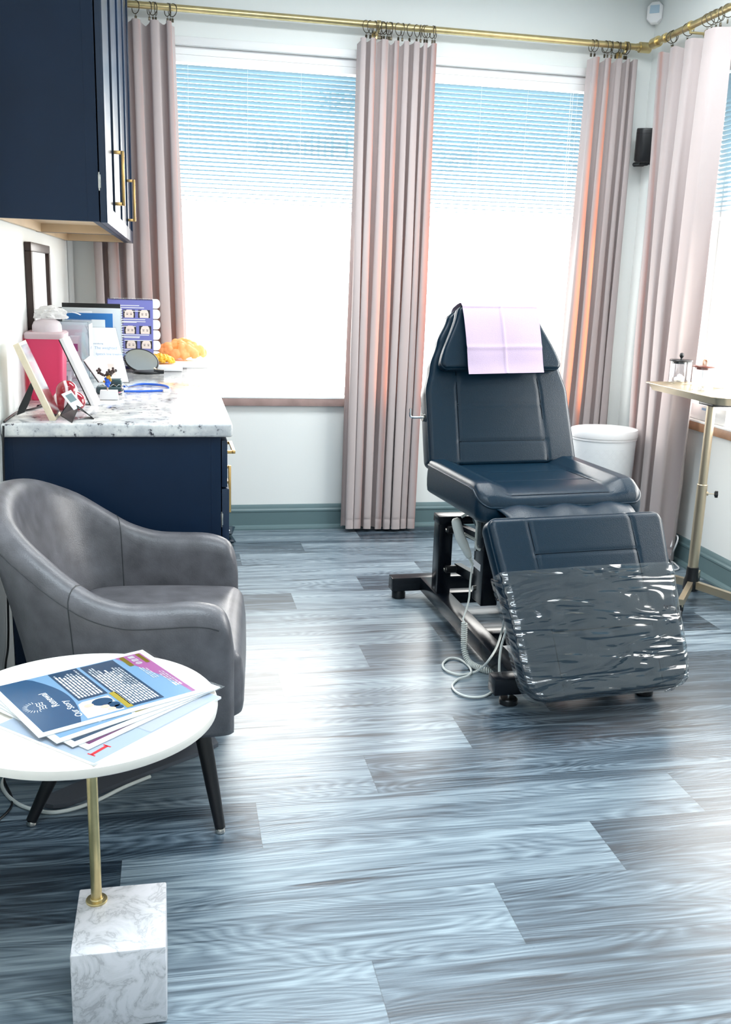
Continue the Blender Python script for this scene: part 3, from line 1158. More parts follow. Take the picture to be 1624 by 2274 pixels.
def cushion(name, parent, m, O, ub, ul, un, L, wf, T, r, crown=0.0, grooves=(), rc0=0.03, rc1=0.03, extra=None, nu=72, nv=72, piping=None, bulge=0.004):
    """padded panel: ub across, ul along, un out of the face; wf(l) gives the half-widths (left, right)"""
    ub, ul, un = V(ub).normalized(), V(ul).normalized(), V(un).normalized()
    O = V(O)

    def dens(k, n):
        x = k / n
        return 0.5 - 0.5 * math.cos(PI * x) if False else (x + 0.22 * math.sin(2 * PI * x) * -1 * 0.55)
    bm = BM()

    def corner(l):
        w = 0.0
        if l < rc0:
            w += rc0 - math.sqrt(max(0, rc0 ** 2 - (rc0 - l) ** 2))
        if L - l < rc1:
            w += rc1 - math.sqrt(max(0, rc1 ** 2 - (rc1 - (L - l)) ** 2))
        return w
    def span(l):
        wl, wr = wf(l)
        c = corner(l)
        return (wr - wl) / 2, (wr + wl) / 2 - c

    def height(b, l, s):
        mid, half = span(l)
        de = min(half * (1 - abs(s)), l, L - l)
        n = crown * (1 - s * s) * max(0, 1 - (2 * l / L - 1) ** 2)
        if de < r:
            n -= r - math.sqrt(max(0, r * r - (r - de) ** 2))
        for (b0, l0, b1, l1, dep, wd) in grooves:
            ex, ey = b1 - b0, l1 - l0
            q = ((b - b0) * ex + (l - l0) * ey) / (ex * ex + ey * ey)
            q = max(0, min(1, q))
            dx, dy = b - b0 - q * ex, l - l0 - q * ey
            n -= dep * math.exp(-(dx * dx + dy * dy) / (wd * wd))
        if extra:
            n += extra(b, l, s)
        return n
    g = []
    for j in range(nv + 1):
        l = dens(j, nv) * L
        mid, half = span(l)
        row = []
        for i in range(nu + 1):
            s = dens(i, nu) * 2 - 1
            b = mid + half * s
            row.append((b, l, height(b, l, s)))
        g.append(row)

    def W3(p):
        return O + ub * p[0] + ul * p[1] + un * p[2]
    gv = [[bm.verts.new(W3(p)) for p in row] for row in g]
    for j in range(nv):
        for i in range(nu):
            bm.faces.new((gv[j][i], gv[j][i + 1], gv[j + 1][i + 1], gv[j + 1][i]))
    idx = [(0, i) for i in range(nu)] + [(j, nu) for j in range(nv)] + [(nv, i) for i in range(nu, 0, -1)] + [(j, 0) for j in range(nv, 0, -1)]
    cen = V((sum(g[j][i][0] for j, i in idx) / len(idx), sum(g[j][i][1] for j, i in idx) / len(idx), 0))
    loops = [[gv[j][i] for j, i in idx]]
    for q, bl in ((0.25, 1.0), (0.5, 1.3), (0.75, 1.0), (0.93, 0.2), (1.0, -2.0)):
        ring = []
        for j, i in idx:
            b, l, n = g[j][i]
            d = V((b - cen.x, l - cen.y, 0))
            d.normalize()
            nn = n + (-T - n) * q
            ring.append(bm.verts.new(W3((b + d.x * bulge * bl, l + d.y * bulge * bl, nn))))
        loops.append(ring)
    m_ = len(idx)
    for P_, Q_ in zip(loops[:-1], loops[1:]):
        for k in range(m_):
            bm.faces.new((P_[k], P_[(k + 1) % m_], Q_[(k + 1) % m_], Q_[k]))
    bm.faces.new(loops[-1])
    o = build(name, bm, m, parent, angle=1.2)
    for (b0, l0, b1, l1, dep, wd) in grooves:
        pts = []
        for k in range(41):
            b, l = b0 + (b1 - b0) * k / 40, l0 + (l1 - l0) * k / 40
            l = max(0.002, min(L - 0.002, l))
            mid, half = span(l)
            pts.append(W3((b, l, height(b, l, (b - mid) / half) + 0.0002)))
        bm = BM(); tube(bm, pts, 0.0017, 6)
        build('seam', bm, M['blackseam'], o)
    if piping:
        pts = [W3((g[j][i][0], g[j][i][1], g[j][i][2] + 0.001)) for j, i in idx]
        keep = [pts[0]]
        for p in pts[1:]:
            if (p - keep[-1]).length > 0.004:
                keep.append(p)
        if (keep[-1] - keep[0]).length < 0.003:
            keep.pop()
        bm = BM(); tube(bm, keep, piping, 8, closed=True)
        build('piping', bm, m, o)
    return o


ac = thing('armchair', 'grey leather tub armchair with black legs behind the round table', 'armchair', A(-0.2, 0, 0))
path = [(0.035, -0.318), (0.024, -0.318), (0.0, -0.318), (-0.06, -0.323), (-0.14, -0.327), (-0.22, -0.327), (-0.29, -0.318), (-0.35, -0.295), (-0.41, -0.25), (-0.45, -0.18), (-0.472, -0.09), (-0.478, 0.0)]
path = path + [(f, -s) for f, s in path[:-1][::-1]]
hgt = [0.50, 0.565, 0.604, 0.622, 0.622, 0.625, 0.650, 0.700, 0.765, 0.812, 0.835, 0.842]
hgt = hgt + hgt[:-1][::-1]
thk = [0.016, 0.034, 0.044, 0.047, 0.047, 0.047, 0.046, 0.044, 0.042, 0.042, 0.042, 0.042]
thk = thk + thk[:-1][::-1]
lean = [0.0, 0.0, 0.0, 0.004, 0.01, 0.02, 0.035, 0.055, 0.08, 0.10, 0.105, 0.108]
lean = lean + lean[:-1][::-1]
# refine along the path
P2 = smooth_path([V((f, s, 0)) for f, s in path], 4)
sc_ = lambda arr: [p.x for p in smooth_path([V((a, 0, 0)) for a in arr], 4)]
H2, T2, L2 = sc_(hgt), sc_(thk), sc_(lean)
rings = []
for i, p in enumerate(P2):
    d = (P2[min(i + 1, len(P2) - 1)] - P2[max(i - 1, 0)]).normalized()
    out = V((d.y, -d.x, 0))
    if out.dot(V((p.x + 0.2, p.y, 0))) < 0:
        out = -out
    if i < 10:
        out = V((0, -1, 0))
    if i > len(P2) - 11:
        out = V((0, 1, 0))
    zt, h, le = H2[i], T2[i], L2[i]
    k = min(1.0, max(0.0, (zt - 0.62) / 0.2))
    zb = 0.275 + 0.10 * k
    ring = []
    for q in (0.0, 0.06, 0.25, 0.45, 0.65, 0.82):          # outer side going up
        z = zb + (zt - h - zb) * q
        hh = h * (0.75 if q == 0 else 1.0)
        ring.append((z, hh))
    for q in range(0, 9):
        a = PI * q / 8
        ring.append((zt - h + h * math.sin(a), h * math.cos(a)))
    for q in (0.82, 0.65, 0.45, 0.25, 0.06, 0.0):
        z = zb + (zt - h - zb) * q
        ring.append((z, -h * (0.75 if q == 0 else 1.0)))
    pts = []
    for z, o_ in ring:
        t_ = (z - zb) / (zt - zb)
        off = out * (o_ + le * t_ ** 1.2)
        pts.append(A(p.x + off.x, p.y + off.y, z))
    rings.append(pts)
bm = BM(); loft(bm, rings)
shell = build('backrest', bm, M['grayleather'], ac, angle=1.2)
# seams where the arms meet the back, and along the outer top edge
for sgn in (0, 1):
    i = 26 if sgn == 0 else len(P2) - 27
    bm = BM(); tube(bm, [q for q in rings[i][1:-1]], 0.0016, 6)
    build('seam', bm, M['stitch'], shell)
bm = BM(); tube(bm, [R[6] + (R[6] - R[14]).normalized() * -0.0003 for R in rings[8:-8]], 0.0016, 6)
build('seam', bm, M['stitch'], shell)
cushion('seat', ac, M['grayleather'], A(-0.43, 0, 0.475), AS, AF, (0, 0, 1), 0.485, lambda l: (0.283, 0.283), 0.19, 0.05, crown=0.028, rc0=0.10, rc1=0.05, nu=40, nv=40, bulge=0.006)
bm = BM()
box(bm, (-0.36, -0.25, 0.262), (-0.02, 0.25, 0.292), 0.008, mtx=Matrix(((AF.x, AS.x, 0, AO.x), (AF.y, AS.y, 0, AO.y), (0, 0, 1, 0), (0, 0, 0, 1))))
build('seat_base', bm, M['black'], ac)
for foot, top in (((0.103, 2.246), (-0.055, -0.255)), ((0.159, 2.928), (-0.055, 0.255)), ((-0.377, 2.350), (-0.36, -0.20)), ((-0.335, 2.905), (-0.36, 0.20))):
    a = V((foot[0], foot[1], 0.012)); b = A(top[0], top[1], 0.285)
    bm = BM(); tube(bm, [a, a.lerp(b, 0.4), b], [0.0135, 0.018, 0.0225], 20)
    lg = build('leg', bm, M['blackwood'], ac)
    bm = BM(); lathe(bm, [(0.010, 0), (0.0125, 0.002), (0.0125, 0.008), (0.010, 0.013)], (a.x, a.y, 0), 16)
    build('glide', bm, M['nickel'], lg)

# slate strip on the floor under the armchair
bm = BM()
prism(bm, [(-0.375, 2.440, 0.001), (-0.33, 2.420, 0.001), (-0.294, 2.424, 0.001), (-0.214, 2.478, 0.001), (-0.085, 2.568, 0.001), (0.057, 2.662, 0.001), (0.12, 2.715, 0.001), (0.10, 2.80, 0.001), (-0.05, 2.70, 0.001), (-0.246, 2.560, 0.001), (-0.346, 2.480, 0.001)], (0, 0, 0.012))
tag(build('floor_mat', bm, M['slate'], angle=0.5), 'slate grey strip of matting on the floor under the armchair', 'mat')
bm = BM(); tube(bm, smooth_path([(-0.485, 2.80, 0.25), (-0.488, 2.74, 0.10), (-0.487, 2.66, 0.012), (-0.482, 2.553, 0.006), (-0.426, 2.452, 0.006), (-0.352, 2.400, 0.006), (-0.294, 2.398, 0.006), (-0.225, 2.434, 0.006), (-0.15, 2.50, 0.006), (-0.08, 2.55, 0.006)], 8), 0.0052, 8)
tag(build('power_cord', bm, M['cream']), 'white cord looping on the floor past the armchair leg', 'cord')
bm = BM(); tube(bm, smooth_path([(-0.507, 3.06, 0.935), (-0.512, 3.05, 0.80), (-0.512, 2.99, 0.40), (-0.512, 2.95, 0.27), (-0.512, 2.89, 0.23), (-0.512, 2.86, 0.17), (-0.505, 2.80, 0.03), (-0.490, 2.62, 0.005), (-0.44, 2.45, 0.005), (-0.49, 2.32, 0.005), (-0.51, 2.20, 0.005)], 8), 0.0033, 8)
tag(build('power_cord', bm, M['black']), 'thin black cord running down the wall behind the armchair', 'cord')

# ================================================================== round side table
TC, TZ, TRAD = V((-0.190, 1.872, 0)), 0.55, 0.272
tb = thing('side_table', 'round white side table on a brass pole and marble block', 'side table', (-0.115, 1.703, 0))
bm = BM(); lathe(bm, [(0, TZ - 0.027), (TRAD - 0.010, TZ - 0.027), (TRAD - 0.002, TZ - 0.022), (TRAD, TZ - 0.012), (TRAD - 0.001, TZ - 0.004), (TRAD - 0.005, TZ), (0, TZ)], (TC.x, TC.y, 0), 96)
build('table_top', bm, M['warm_white'], tb, angle=0.5)
bm = BM(); box(bm, (-0.203, 1.601, 0.004), (-0.029, 1.805, 0.17), 0.003)
build('marble_base', bm, M['marble'], tb, angle=0.4)
bm = BM(); box(bm, (-0.195, 1.61, 0.0), (-0.037, 1.797, 0.004))
build('foot_pad', bm, M['black'], tb, smooth=False)
bm = BM(); tube(bm, [(-0.166, 1.762, 0.17), (-0.166, 1.762, TZ - 0.027)], 0.0107, 24)
pole = build('pole', bm, M['brass'], tb)
bm = BM(); lathe(bm, [(0.021, 0.170), (0.0215, 0.1725), (0.0205, 0.1745), (0.013, 0.1755), (0.0115, 0.178)], (-0.166, 1.762, 0), 32)
build('pole_collar', bm, M['brass'], tb)

# printed sheets on the table
def sheet_frame(c, w, h, ang):
    """page frame: origin at the lower left of the page, ux across the page, uy up the page"""
    ux = V((math.cos(ang), math.sin(ang), 0))
    uy = V((-math.sin(ang), math.cos(ang), 0))
    o = V(c) - ux * w / 2 - uy * h / 2
    return o, ux, uy


def page_quad(bm, fr, x0, y0, x1, y1, dz):
    o, ux, uy = fr
    z = V((0, 0, dz))
    return quad(bm, o + ux * x0 + uy * y0 + z, o + ux * x1 + uy * y0 + z, o + ux * x1 + uy * y1 + z, o + ux * x0 + uy * y1 + z)


def page_poly(bm, fr, pts, dz):
    o, ux, uy = fr
    return bm.faces.new([bm.verts.new(o + ux * x + uy * y + V((0, 0, dz))) for x, y in pts])


def page_lines(bm, fr, x0, y0, x1, y1, n, dz, rng, fill=0.55):
    """rows of small printed words"""
    st = (y1 - y0) / n
    for k in range(n):
        y = y1 - st * (k + 1) + st * 0.25
        end = x1 - rng.uniform(0, 0.25) * (x1 - x0)
        x = x0
        while x < end:
            w_ = rng.uniform(0.006, 0.02)
            w_ = min(w_, end - x)
            page_quad(bm, fr, x, y, x + w_, y + st * fill, dz)
            x += w_ + 0.0028


def page_text(fr, s, size, x, y, dz, name, m, parent):
    o, ux, uy = fr
    return build(name, text_bm(s, size, basis(o + ux * x + uy * y + V((0, 0, dz)), ux, uy)), m, parent, smooth=False)


def slab(fr, w, h, z, t, m, parent, name='sheet', over=0.0):
    o, ux, uy = fr
    bm = BM()
    pts = [o + ux * a + uy * b + V((0, 0, z)) for a, b in ((-over, -over), (w + over, -over), (w + over, h + over), (-over, h + over))]
    prism(bm, pts, (0, 0, t))
    return build(name, bm, m, parent, smooth=False)


SW, SH = 0.279, 0.350
pa = math.radians(118.5)      # page x axis: from the near edge towards the far edge
rg = random.Random(5)


def printed_sheet(label, c, ang, z, kind):
    fr = sheet_frame((c[0], c[1], 0), SW, SH, ang)
    t = thing('leaflet', label, 'leaflet', (c[0], c[1], z), 'laminated leaflets on the round table')
    bm = BM(); page_quad(bm, fr, -0.007, -0.007, SW + 0.007, SH + 0.007, z + 0.0022); build('laminate_film', bm, M['laminate'], t, smooth=False)
    slab(fr, SW, SH, z, 0.0016, M['paper'], t, 'sheet')
    e = z + 0.0018
    b = 0.014
    if kind == 'story':
        bm = BM(); page_quad(bm, fr, b, b, SW - b, SH - b, e); build('sky_blue_panel', bm, M['skyblue'], t, smooth=False)
        bm = BM()
        arc = [(b, SH - b), (b, 0.262)] + [(b + (SW - 2 * b) * k / 20, 0.262 - 0.030 * math.sin(PI * k / 20 * 0.9) - 0.012 * k / 20 + 0.03 * (k / 20) ** 2) for k in range(1, 20)] + [(SW - b, 0.275), (SW - b, SH - b)]
        page_poly(bm, fr, arc, e + 0.0002); build('header_panel', bm, M['midblue'], t, smooth=False)
        bm = BM(); page_quad(bm, fr, 0.105, 0.165, SW - b - 0.002, 0.228, e + 0.0002); page_quad(bm, fr, 0.022, 0.082, SW - b - 0.004, 0.158, e + 0.0002); build('text_panel', bm, M['teal'], t, smooth=False)
        bm = BM(); page_lines(bm, fr, 0.115, 0.170, SW - 0.022, 0.224, 8, e + 0.0004, rg); page_lines(bm, fr, 0.032, 0.087, SW - 0.026, 0.154, 11, e + 0.0004, rg); build('text_lines', bm, M['paper'], t, smooth=False)
        bm = BM()
        arc = [(SW - b, b), (SW - b, 0.075)] + [(SW - b - (SW - 2 * b) * k / 16, 0.075 - 0.052 * math.sin(PI / 2 * k / 16)) for k in range(1, 17)] + [(b, b)]
        page_poly(bm, fr, arc, e + 0.0002); build('footer_panel', bm, M['pink'], t, smooth=False)
        bm = BM(); page_lines(bm, fr, 0.06, 0.019, 0.15, 0.036, 3, e + 0.0004, rg); page_lines(bm, fr, 0.12, 0.040, 0.20, 0.056, 3, e + 0.0004, rg); build('footer_text', bm, M['paper'], t, smooth=False)
        bm = BM(); page_quad(bm, fr, 0.205, 0.018, 0.262, 0.028, e + 0.0004); page_quad(bm, fr, 0.205, 0.056, 0.262, 0.067, e + 0.0004); page_quad(bm, fr, 0.006 + b, 0.150, 0.105, 0.164, e + 0.0004); build('name_band', bm, M['mustard'], t, smooth=False)
        bm = BM()
        for k, px_ in enumerate((0.213, 0.232, 0.251)):
            page_poly(bm, fr, [(px_ + 0.0075 * math.cos(a * PI / 8), 0.042 + 0.0075 * math.sin(a * PI / 8)) for a in range(16)] if k == 0 else [(px_ - 0.007, 0.035), (px_ + 0.007, 0.035), (px_ + 0.007, 0.049), (px_ - 0.007, 0.049)], e + 0.0004)
        build('icon', bm, M['paper'], t, smooth=False)
        page_text(fr, 'f', 0.013, 0.2115, 0.0375, e + 0.0006, 'icon_letter', M['pink'], t)
        bm = BM()
        for r0, r1, cx_ in ((0.0035, 0.0026, 0.232),):
            for a in range(16):
                a0, a1 = a * PI / 8, (a + 1) * PI / 8
                page_poly(bm, fr, [(cx_ + r0 * math.cos(a0), 0.042 + r0 * math.sin(a0)), (cx_ + r0 * math.cos(a1), 0.042 + r0 * math.sin(a1)), (cx_ + r1 * math.cos(a1), 0.042 + r1 * math.sin(a1)), (cx_ + r1 * math.cos(a0), 0.042 + r1 * math.sin(a0))], e + 0.0006)
        build('icon_ring', bm, M['pink'], t, smooth=False)
        # portrait
        bm = BM(); page_poly(bm, fr, [(0.020, 0.170), (0.095, 0.170), (0.095, 0.225), (0.088, 0.236), (0.060, 0.243), (0.020, 0.246)], e + 0.0003); build('portrait', bm, M['paper'], t, smooth=False)

        def oval(bm, x, y, rx, ry, dz):
            page_poly(bm, fr, [(x + rx * math.cos(a * PI / 10), y + ry * math.sin(a * PI / 10)) for a in range(20)], dz)
        bm = BM(); oval(bm, 0.074, 0.192, 0.018, 0.021, e + 0.0005); oval(bm, 0.050, 0.178, 0.013, 0.012, e + 0.0005); oval(bm, 0.034, 0.175, 0.010, 0.009, e + 0.0005); build('portrait_shirts', bm, M['teal'], t, smooth=False)
        bm = BM(); oval(bm, 0.072, 0.221, 0.0075, 0.010, e + 0.0007); oval(bm, 0.050, 0.197, 0.0075, 0.009, e + 0.0007); oval(bm, 0.034, 0.190, 0.0065, 0.008, e + 0.0007); build('portrait_faces', bm, M['skin'], t, smooth=False)
        # logo: half sun over waves, and the heading
        bm = BM()
        for k in range(13):
            a = PI * k / 12
            c0 = V((0.125, 0.306, 0))
            for r0, r1 in ((0.017, 0.026),):
                d = V((math.cos(a), math.sin(a), 0)); n_ = V((-d.y, d.x, 0)) * 0.0007
                page_poly(bm, fr, [tuple((c0 + d * r0 - n_).xy), tuple((c0 + d * r1 - n_ * 0.4).xy), tuple((c0 + d * r1 + n_ * 0.4).xy), tuple((c0 + d * r0 + n_).xy)], e + 0.0005)
        for r_ in range(3):
            for k in range(12):
                x0_, x1_ = 0.108 + k * 0.0028, 0.108 + (k + 1) * 0.0028
                yy = lambda x: 0.301 - 0.0055 * r_ + 0.0016 * math.sin((x - 0.108) / 0.0336 * 4 * PI)
                page_poly(bm, fr, [(x0_, yy(x0_)), (x1_, yy(x1_)), (x1_, yy(x1_) + 0.0016), (x0_, yy(x0_) + 0.0016)], e + 0.0005)
        build('logo', bm, M['paper'], t, smooth=False)
        page_text(fr, 'Renewal', 0.022, 0.105, 0.266, e + 0.0005, 'logo_text', M['paper'], t)
        page_text(fr, 'Our Story', 0.020, 0.038, 0.247, e + 0.0005, 'heading', M['paper'], t)
    else:
        top, mid_, bot = {'a': ('skyblue', 'mustard', 'plum'), 'b': ('teal', 'teal', 'pink'), 'c': ('plum', 'pink', 'plum')}[kind]
        bm = BM(); page_quad(bm, fr, b, SH * 0.52, SW - b, SH - b, e); build('header_panel', bm, M[top], t, smooth=False)
        bm = BM(); page_quad(bm, fr, b, SH * 0.36, SW - b, SH * 0.50, e); build('text_panel', bm, M[mid_], t, smooth=False)
        bm = BM(); page_quad(bm, fr, b, b, SW - b, SH * 0.2, e); build('footer_panel', bm, M[bot], t, smooth=False)
        bm = BM(); page_lines(bm, fr, b + 0.01, SH * 0.60, SW - 0.03, SH * 0.72, 4, e + 0.0003, rg); page_lines(bm, fr, b + 0.01, SH * 0.05, SW - 0.03, SH * 0.16, 4, e + 0.0003, rg); build('text_lines', bm, M['paper'], t, smooth=False)
        bm = BM(); page_lines(bm, fr, b + 0.006, SH * 0.22, SW - 0.03, SH * 0.34, 5, e + 0.0003, rg); build('small_print', bm, M['greyink'], t, smooth=False)
    return t


zt0 = TZ + 0.0005
# magazine, lowest of the pile
mg = thing('magazine', 'magazine with a red capital letter under the leaflets', 'magazine', (-0.165, 1.83, zt0))
fm = sheet_frame((-0.125, 1.820, 0), 0.262, 0.345, math.radians(137))
slab(fm, 0.262, 0.345, zt0, 0.0045, M['paper'], mg, 'pages')
bm = BM(); page_quad(bm, fm, 0.001, 0.001, 0.261, 0.344, zt0 + 0.0047); build('cover', bm, mat('pale_blue_cover', (0.32, 0.38, 0.47), 0.3), mg, smooth=False)
bm = BM(); page_quad(bm, fm, 0.004, 0.03, 0.05, 0.20, zt0 + 0.0050); build('cover_picture', bm, M['greyink'], mg, smooth=False)
r0_, r1_ = at(203, 1676, z=zt0 + 0.005), at(238, 1656, z=zt0 + 0.005)
rd = (r1_ - r0_); rn = V((-rd.y, rd.x, 0)).normalized()
bm = BM()
for p_, q_, w_ in ((r0_, r1_, 0.0035), (r0_ - rn * 0.009, r0_ + rn * 0.009, 0), (r1_ - rn * 0.009, r1_ + rn * 0.009, 0)):
    sd_ = rn * w_ if w_ else rd.normalized() * 0.0016
    quad(bm, p_ - sd_, q_ - sd_, q_ + sd_, p_ + sd_)
build('cover_letter', bm, M['redink'], mg, smooth=False)
cc = V((-0.164, 1.905))
for k, (dx, dy, da, kind, lab) in enumerate(((0.030, -0.028, 16, 'c', 'plum printed leaflet just above the magazine on the round table'),
                                             (0.022, -0.022, 11, 'b', 'leaflet with a dark teal panel, third from the top of the pile'),
                                             (0.012, -0.014, 6, 'a', 'leaflet with a mustard band, directly under the top one'),
                                             (0, 0, 0, 'story', 'topmost laminated leaflet with blue panels and a family portrait'))):
    printed_sheet(lab, (cc.x + dx, cc.y + dy), pa + math.radians(da), zt0 + 0.0056 + 0.0026 * k, kind)

# ================================================================== treatment chair
TH = 0.10
XO = V((1.329, 3.3, 0))
XF = V((math.sin(TH), -math.cos(TH), 0))       # towards the foot end
XR_ = V((math.cos(TH), math.sin(TH), 0))       # towards the right of the picture
UP = V((0, 0, 1))


def X(a, b, z):
    return XO + XF * a + XR_ * b + UP * z


ch = thing('treatment_chair', 'black vinyl reclining treatment chair with plastic covered leg rest', 'treatment chair', (1.34, 3.45, 0))
BLK = M['blackleather']
# backrest
la = math.radians(20.87)
bul = UP * math.cos(la) - XF * math.sin(la)
bun = XF * math.cos(la) + UP * math.sin(la)
bO = X(-0.31, 0.008, 0.70)


def lerp_tab(tab, l):
    for (l0, w0), (l1, w1) in zip(tab[:-1], tab[1:]):
        if l <= l1:
            s = max(0, (l - l0) / (l1 - l0))
            s = s * s * (3 - 2 * s) * 0.5 + s * 0.5
            return w0 + (w1 - w0) * s
    return tab[-1][1]


btab = [(0, 0.318), (0.30, 0.308), (0.40, 0.282), (0.50, 0.243), (0.60, 0.192), (0.66, 0.160)]
G1 = 0.0038
bk = cushion('backrest', ch, BLK, bO, XR_, bul, bun, 0.645, lambda l: (lerp_tab(btab, l),) * 2, 0.085, 0.016, crown=0.012,
             grooves=[(-0.195, 0.0, -0.182, 0.39, G1, 0.0045), (0.192, 0.0, 0.170, 0.39, G1, 0.0045), (-0.19, 0.245, 0.178, 0.245, G1, 0.0045), (-0.193, 0.095, 0.188, 0.095, G1, 0.0045)],
             rc0=0.03, rc1=0.05, nu=84, nv=110, piping=0.0042)
ptab = [(0, 0.262), (0.02, 0.260), (0.24, 0.168), (0.26, 0.162)]
pO = bO + bul * 0.378 + bun * 0.012
cushion('headrest_pillow', ch, BLK, pO + bun * 0.048, XR_, bul, bun, 0.262, lambda l: (lerp_tab(ptab, l),) * 2, 0.048, 0.014, crown=0.010, rc0=0.028, rc1=0.03, nu=50, nv=40, piping=0.0038)
# seat with raised side bolsters
cushion('seat', ch, BLK, X(-0.335, 0.004, 0.700), XR_, XF, UP, 0.535, lambda l: (0.322, 0.322), 0.105, 0.024, crown=0.0,
        grooves=[(-0.19, 0.02, -0.20, 0.50, G1, 0.0045), (0.19, 0.02, 0.20, 0.50, G1, 0.0045), (-0.19, 0.18, 0.19, 0.18, G1, 0.0045), (-0.19, 0.345, 0.19, 0.345, G1, 0.0045), (-0.2, 0.50, 0.2, 0.50, 0.003, 0.004)],
        rc0=0.02, rc1=0.05, nu=84, nv=96, piping=0.0042,
        extra=lambda b, l, s: 0.026 * max(0, min(1, (abs(b) - 0.19) / 0.07)) * (1 - max(0, min(1, (l - 0.46) / 0.08))) - 0.03 * max(0, (l - 0.42) / 0.115) ** 2)
# leg rest, hanging from the seat front
lf = math.atan2(0.514, 0.328)
lul = XF * math.cos(lf) - UP * math.sin(lf)
lun = XF * math.sin(lf) + UP * math.cos(lf)
lO = X(0.300, 0.0, 0.642)
ltab = [(0, 0.334), (0.45, 0.303), (0.62, 0.288)]
lr = cushion('leg_rest', ch, BLK, lO, XR_, lul, lun, 0.612, lambda l: (lerp_tab(ltab, l),) * 2, 0.075, 0.022, crown=0.010,
             grooves=[(-0.192, 0.0, -0.178, 0.60, G1, 0.0045), (0.200, 0.0, 0.186, 0.60, G1, 0.0045), (-0.19, 0.135, 0.198, 0.135, G1, 0.0045), (-0.18, 0.40, 0.19, 0.40, G1, 0.0045)],
             rc0=0.035, rc1=0.075, nu=84, nv=100, piping=0.0042)
# flap of vinyl bridging seat and leg rest
bm = BM()
pa_, pb_ = X(0.10, 0, 0.628), lO + lul * 0.02 + lun * -0.01


def flap(u, v):
    b = (u - 0.5) * (0.56 - 0.08 * v)
    q = pa_.lerp(pb_, v) + UP * (0.028 * math.sin(PI * v) - 0.006 * math.cos(6 * u * PI) * math.sin(PI * v)) + XR_ * b
    return q


sheet(bm, flap, 24, 12)
fo = build('flap', bm, BLK, ch)
md = fo.modifiers.new('thickness', 'SOLIDIFY')
md.thickness = 0.004
# clear plastic cover over the lower leg rest: one sleeve closed at the bottom
bm = BM()
rng = random.Random(9)


def sleeve(u, v):
    l = 0.190 + 0.432 * v
    w = lerp_tab(ltab, min(l, 0.612)) + 0.006
    if l > 0.54:
        w -= (0.075 - math.sqrt(max(0, 0.075 ** 2 - min(0.075, l - 0.54) ** 2))) * 0.8
    T = 0.082
    per = 2 * w + 2 * T
    s = u * per
    wob = 0.0022 * math.sin(34 * l + 3 * math.sin(5 * u)) + 0.0006 * math.sin(75 * l + 12 * u)
    if s < T:
        b, n = -w, -T + s
        b -= abs(wob) * 0.6
    elif s < T + 2 * w:
        b, n = -w + (s - T), 0.0
        e = min(b + w, w - b)
        n = 0.016 * (1 - (b / w) ** 2) * (1 - (2 * l / 0.612 - 1) ** 2) + 0.003 + abs(wob) * 0.9
        if e < 0.02:
            n -= 0.02 - math.sqrt(max(0, 0.02 ** 2 - (0.02 - e) ** 2))
    else:
        b, n = w, -(s - T - 2 * w)
        b += abs(wob) * 0.6
    if v > 0.97:
        n = n - (v - 0.97) / 0.03 * 0.02 if n > -0.03 else n
    return lO + XR_ * b + lul * l + lun * n


g = sheet(bm, sleeve, 90, 70)
build('plastic_cover', bm, M['vinyl'], ch, angle=3)
# recline lever on the left of the backrest
bm = BM()
hp = bO + bul * 0.205 + bun * -0.045 + XR_ * -0.318
tube(bm, [hp + XR_ * 0.01, hp + XR_ * -0.005], 0.016, 20)
build('lever_boss', bm, M['nickel'], ch)
bm = BM()
tube(bm, smooth_path([hp, hp + XR_ * -0.040, hp + XR_ * -0.052 + UP * 0.003, hp + XR_ * -0.056 + UP * 0.012, hp + XR_ * -0.056 + UP * 0.036], 6), 0.0045, 12)
build('lever', bm, M['chrome'], ch)

# steel lifting base, square to the room
BA = math.radians(2.0)
SFw, SRt = V((math.sin(BA), -math.cos(BA), 0)), V((math.cos(BA), math.sin(BA), 0))
BO = V((1.128, 3.83, 0))          # left rail, at the rear post
BKM = M['blackmetal']


def Bp(f, r, z):
    return BO + SFw * f + SRt * r + UP * z


Bm = Matrix(((SRt.x, -SFw.x, 0, BO.x), (SRt.y, -SFw.y, 0, BO.y), (0, 0, 1, 0), (0, 0, 0, 1)))   # local x right, y away


def bbox(name, lo, hi, bev=0.003, m=None, parent=None, label=None):
    bm = BM(); box(bm, lo, hi, bev, mtx=Bm)
    return build(name, bm, m or BKM, parent or ch, angle=0.5, label=label)


SP = 0.37                          # spacing of the two rails
for r in (0.0, SP):
    bbox('rail', (r - 0.035, -0.895, 0.040), (r + 0.035, 0.20, 0.100))
bbox('cross_bar', (-0.165, 0.195, 0.038), (0.60, 0.262, 0.100))
bbox('cross_bar', (-0.110, -0.962, 0.045), (0.53, -0.895, 0.105))
bbox('cross_bar', (0.03, -0.52, 0.042), (SP - 0.03, -0.44, 0.095))
bbox('cross_bar', (0.03, -0.02, 0.045), (SP - 0.03, 0.04, 0.095))
for r, f in ((-0.125, -0.228), (0.56, -0.228)):
    bm = BM(); q = Bp(f, r, 0); lathe(bm, [(0.026, 0), (0.031, 0.003), (0.031, 0.024), (0.026, 0.038)], q, 24)
    build('foot', bm, M['black'], ch)
for r, f in ((-0.045, 0.928), (0.47, 0.928)):
    q = Bp(f, r, 0)
    bm = BM(); lathe(bm, [(0.029, 0), (0.032, 0.003), (0.032, 0.018), (0.028, 0.022), (0.012, 0.024)], q, 28)
    ft = build('foot', bm, M['black'], ch)
    bm = BM(); tube(bm, [q + UP * 0.022, q + UP * 0.047], 0.0065, 12)
    build('stem', bm, M['chrome'], ft)
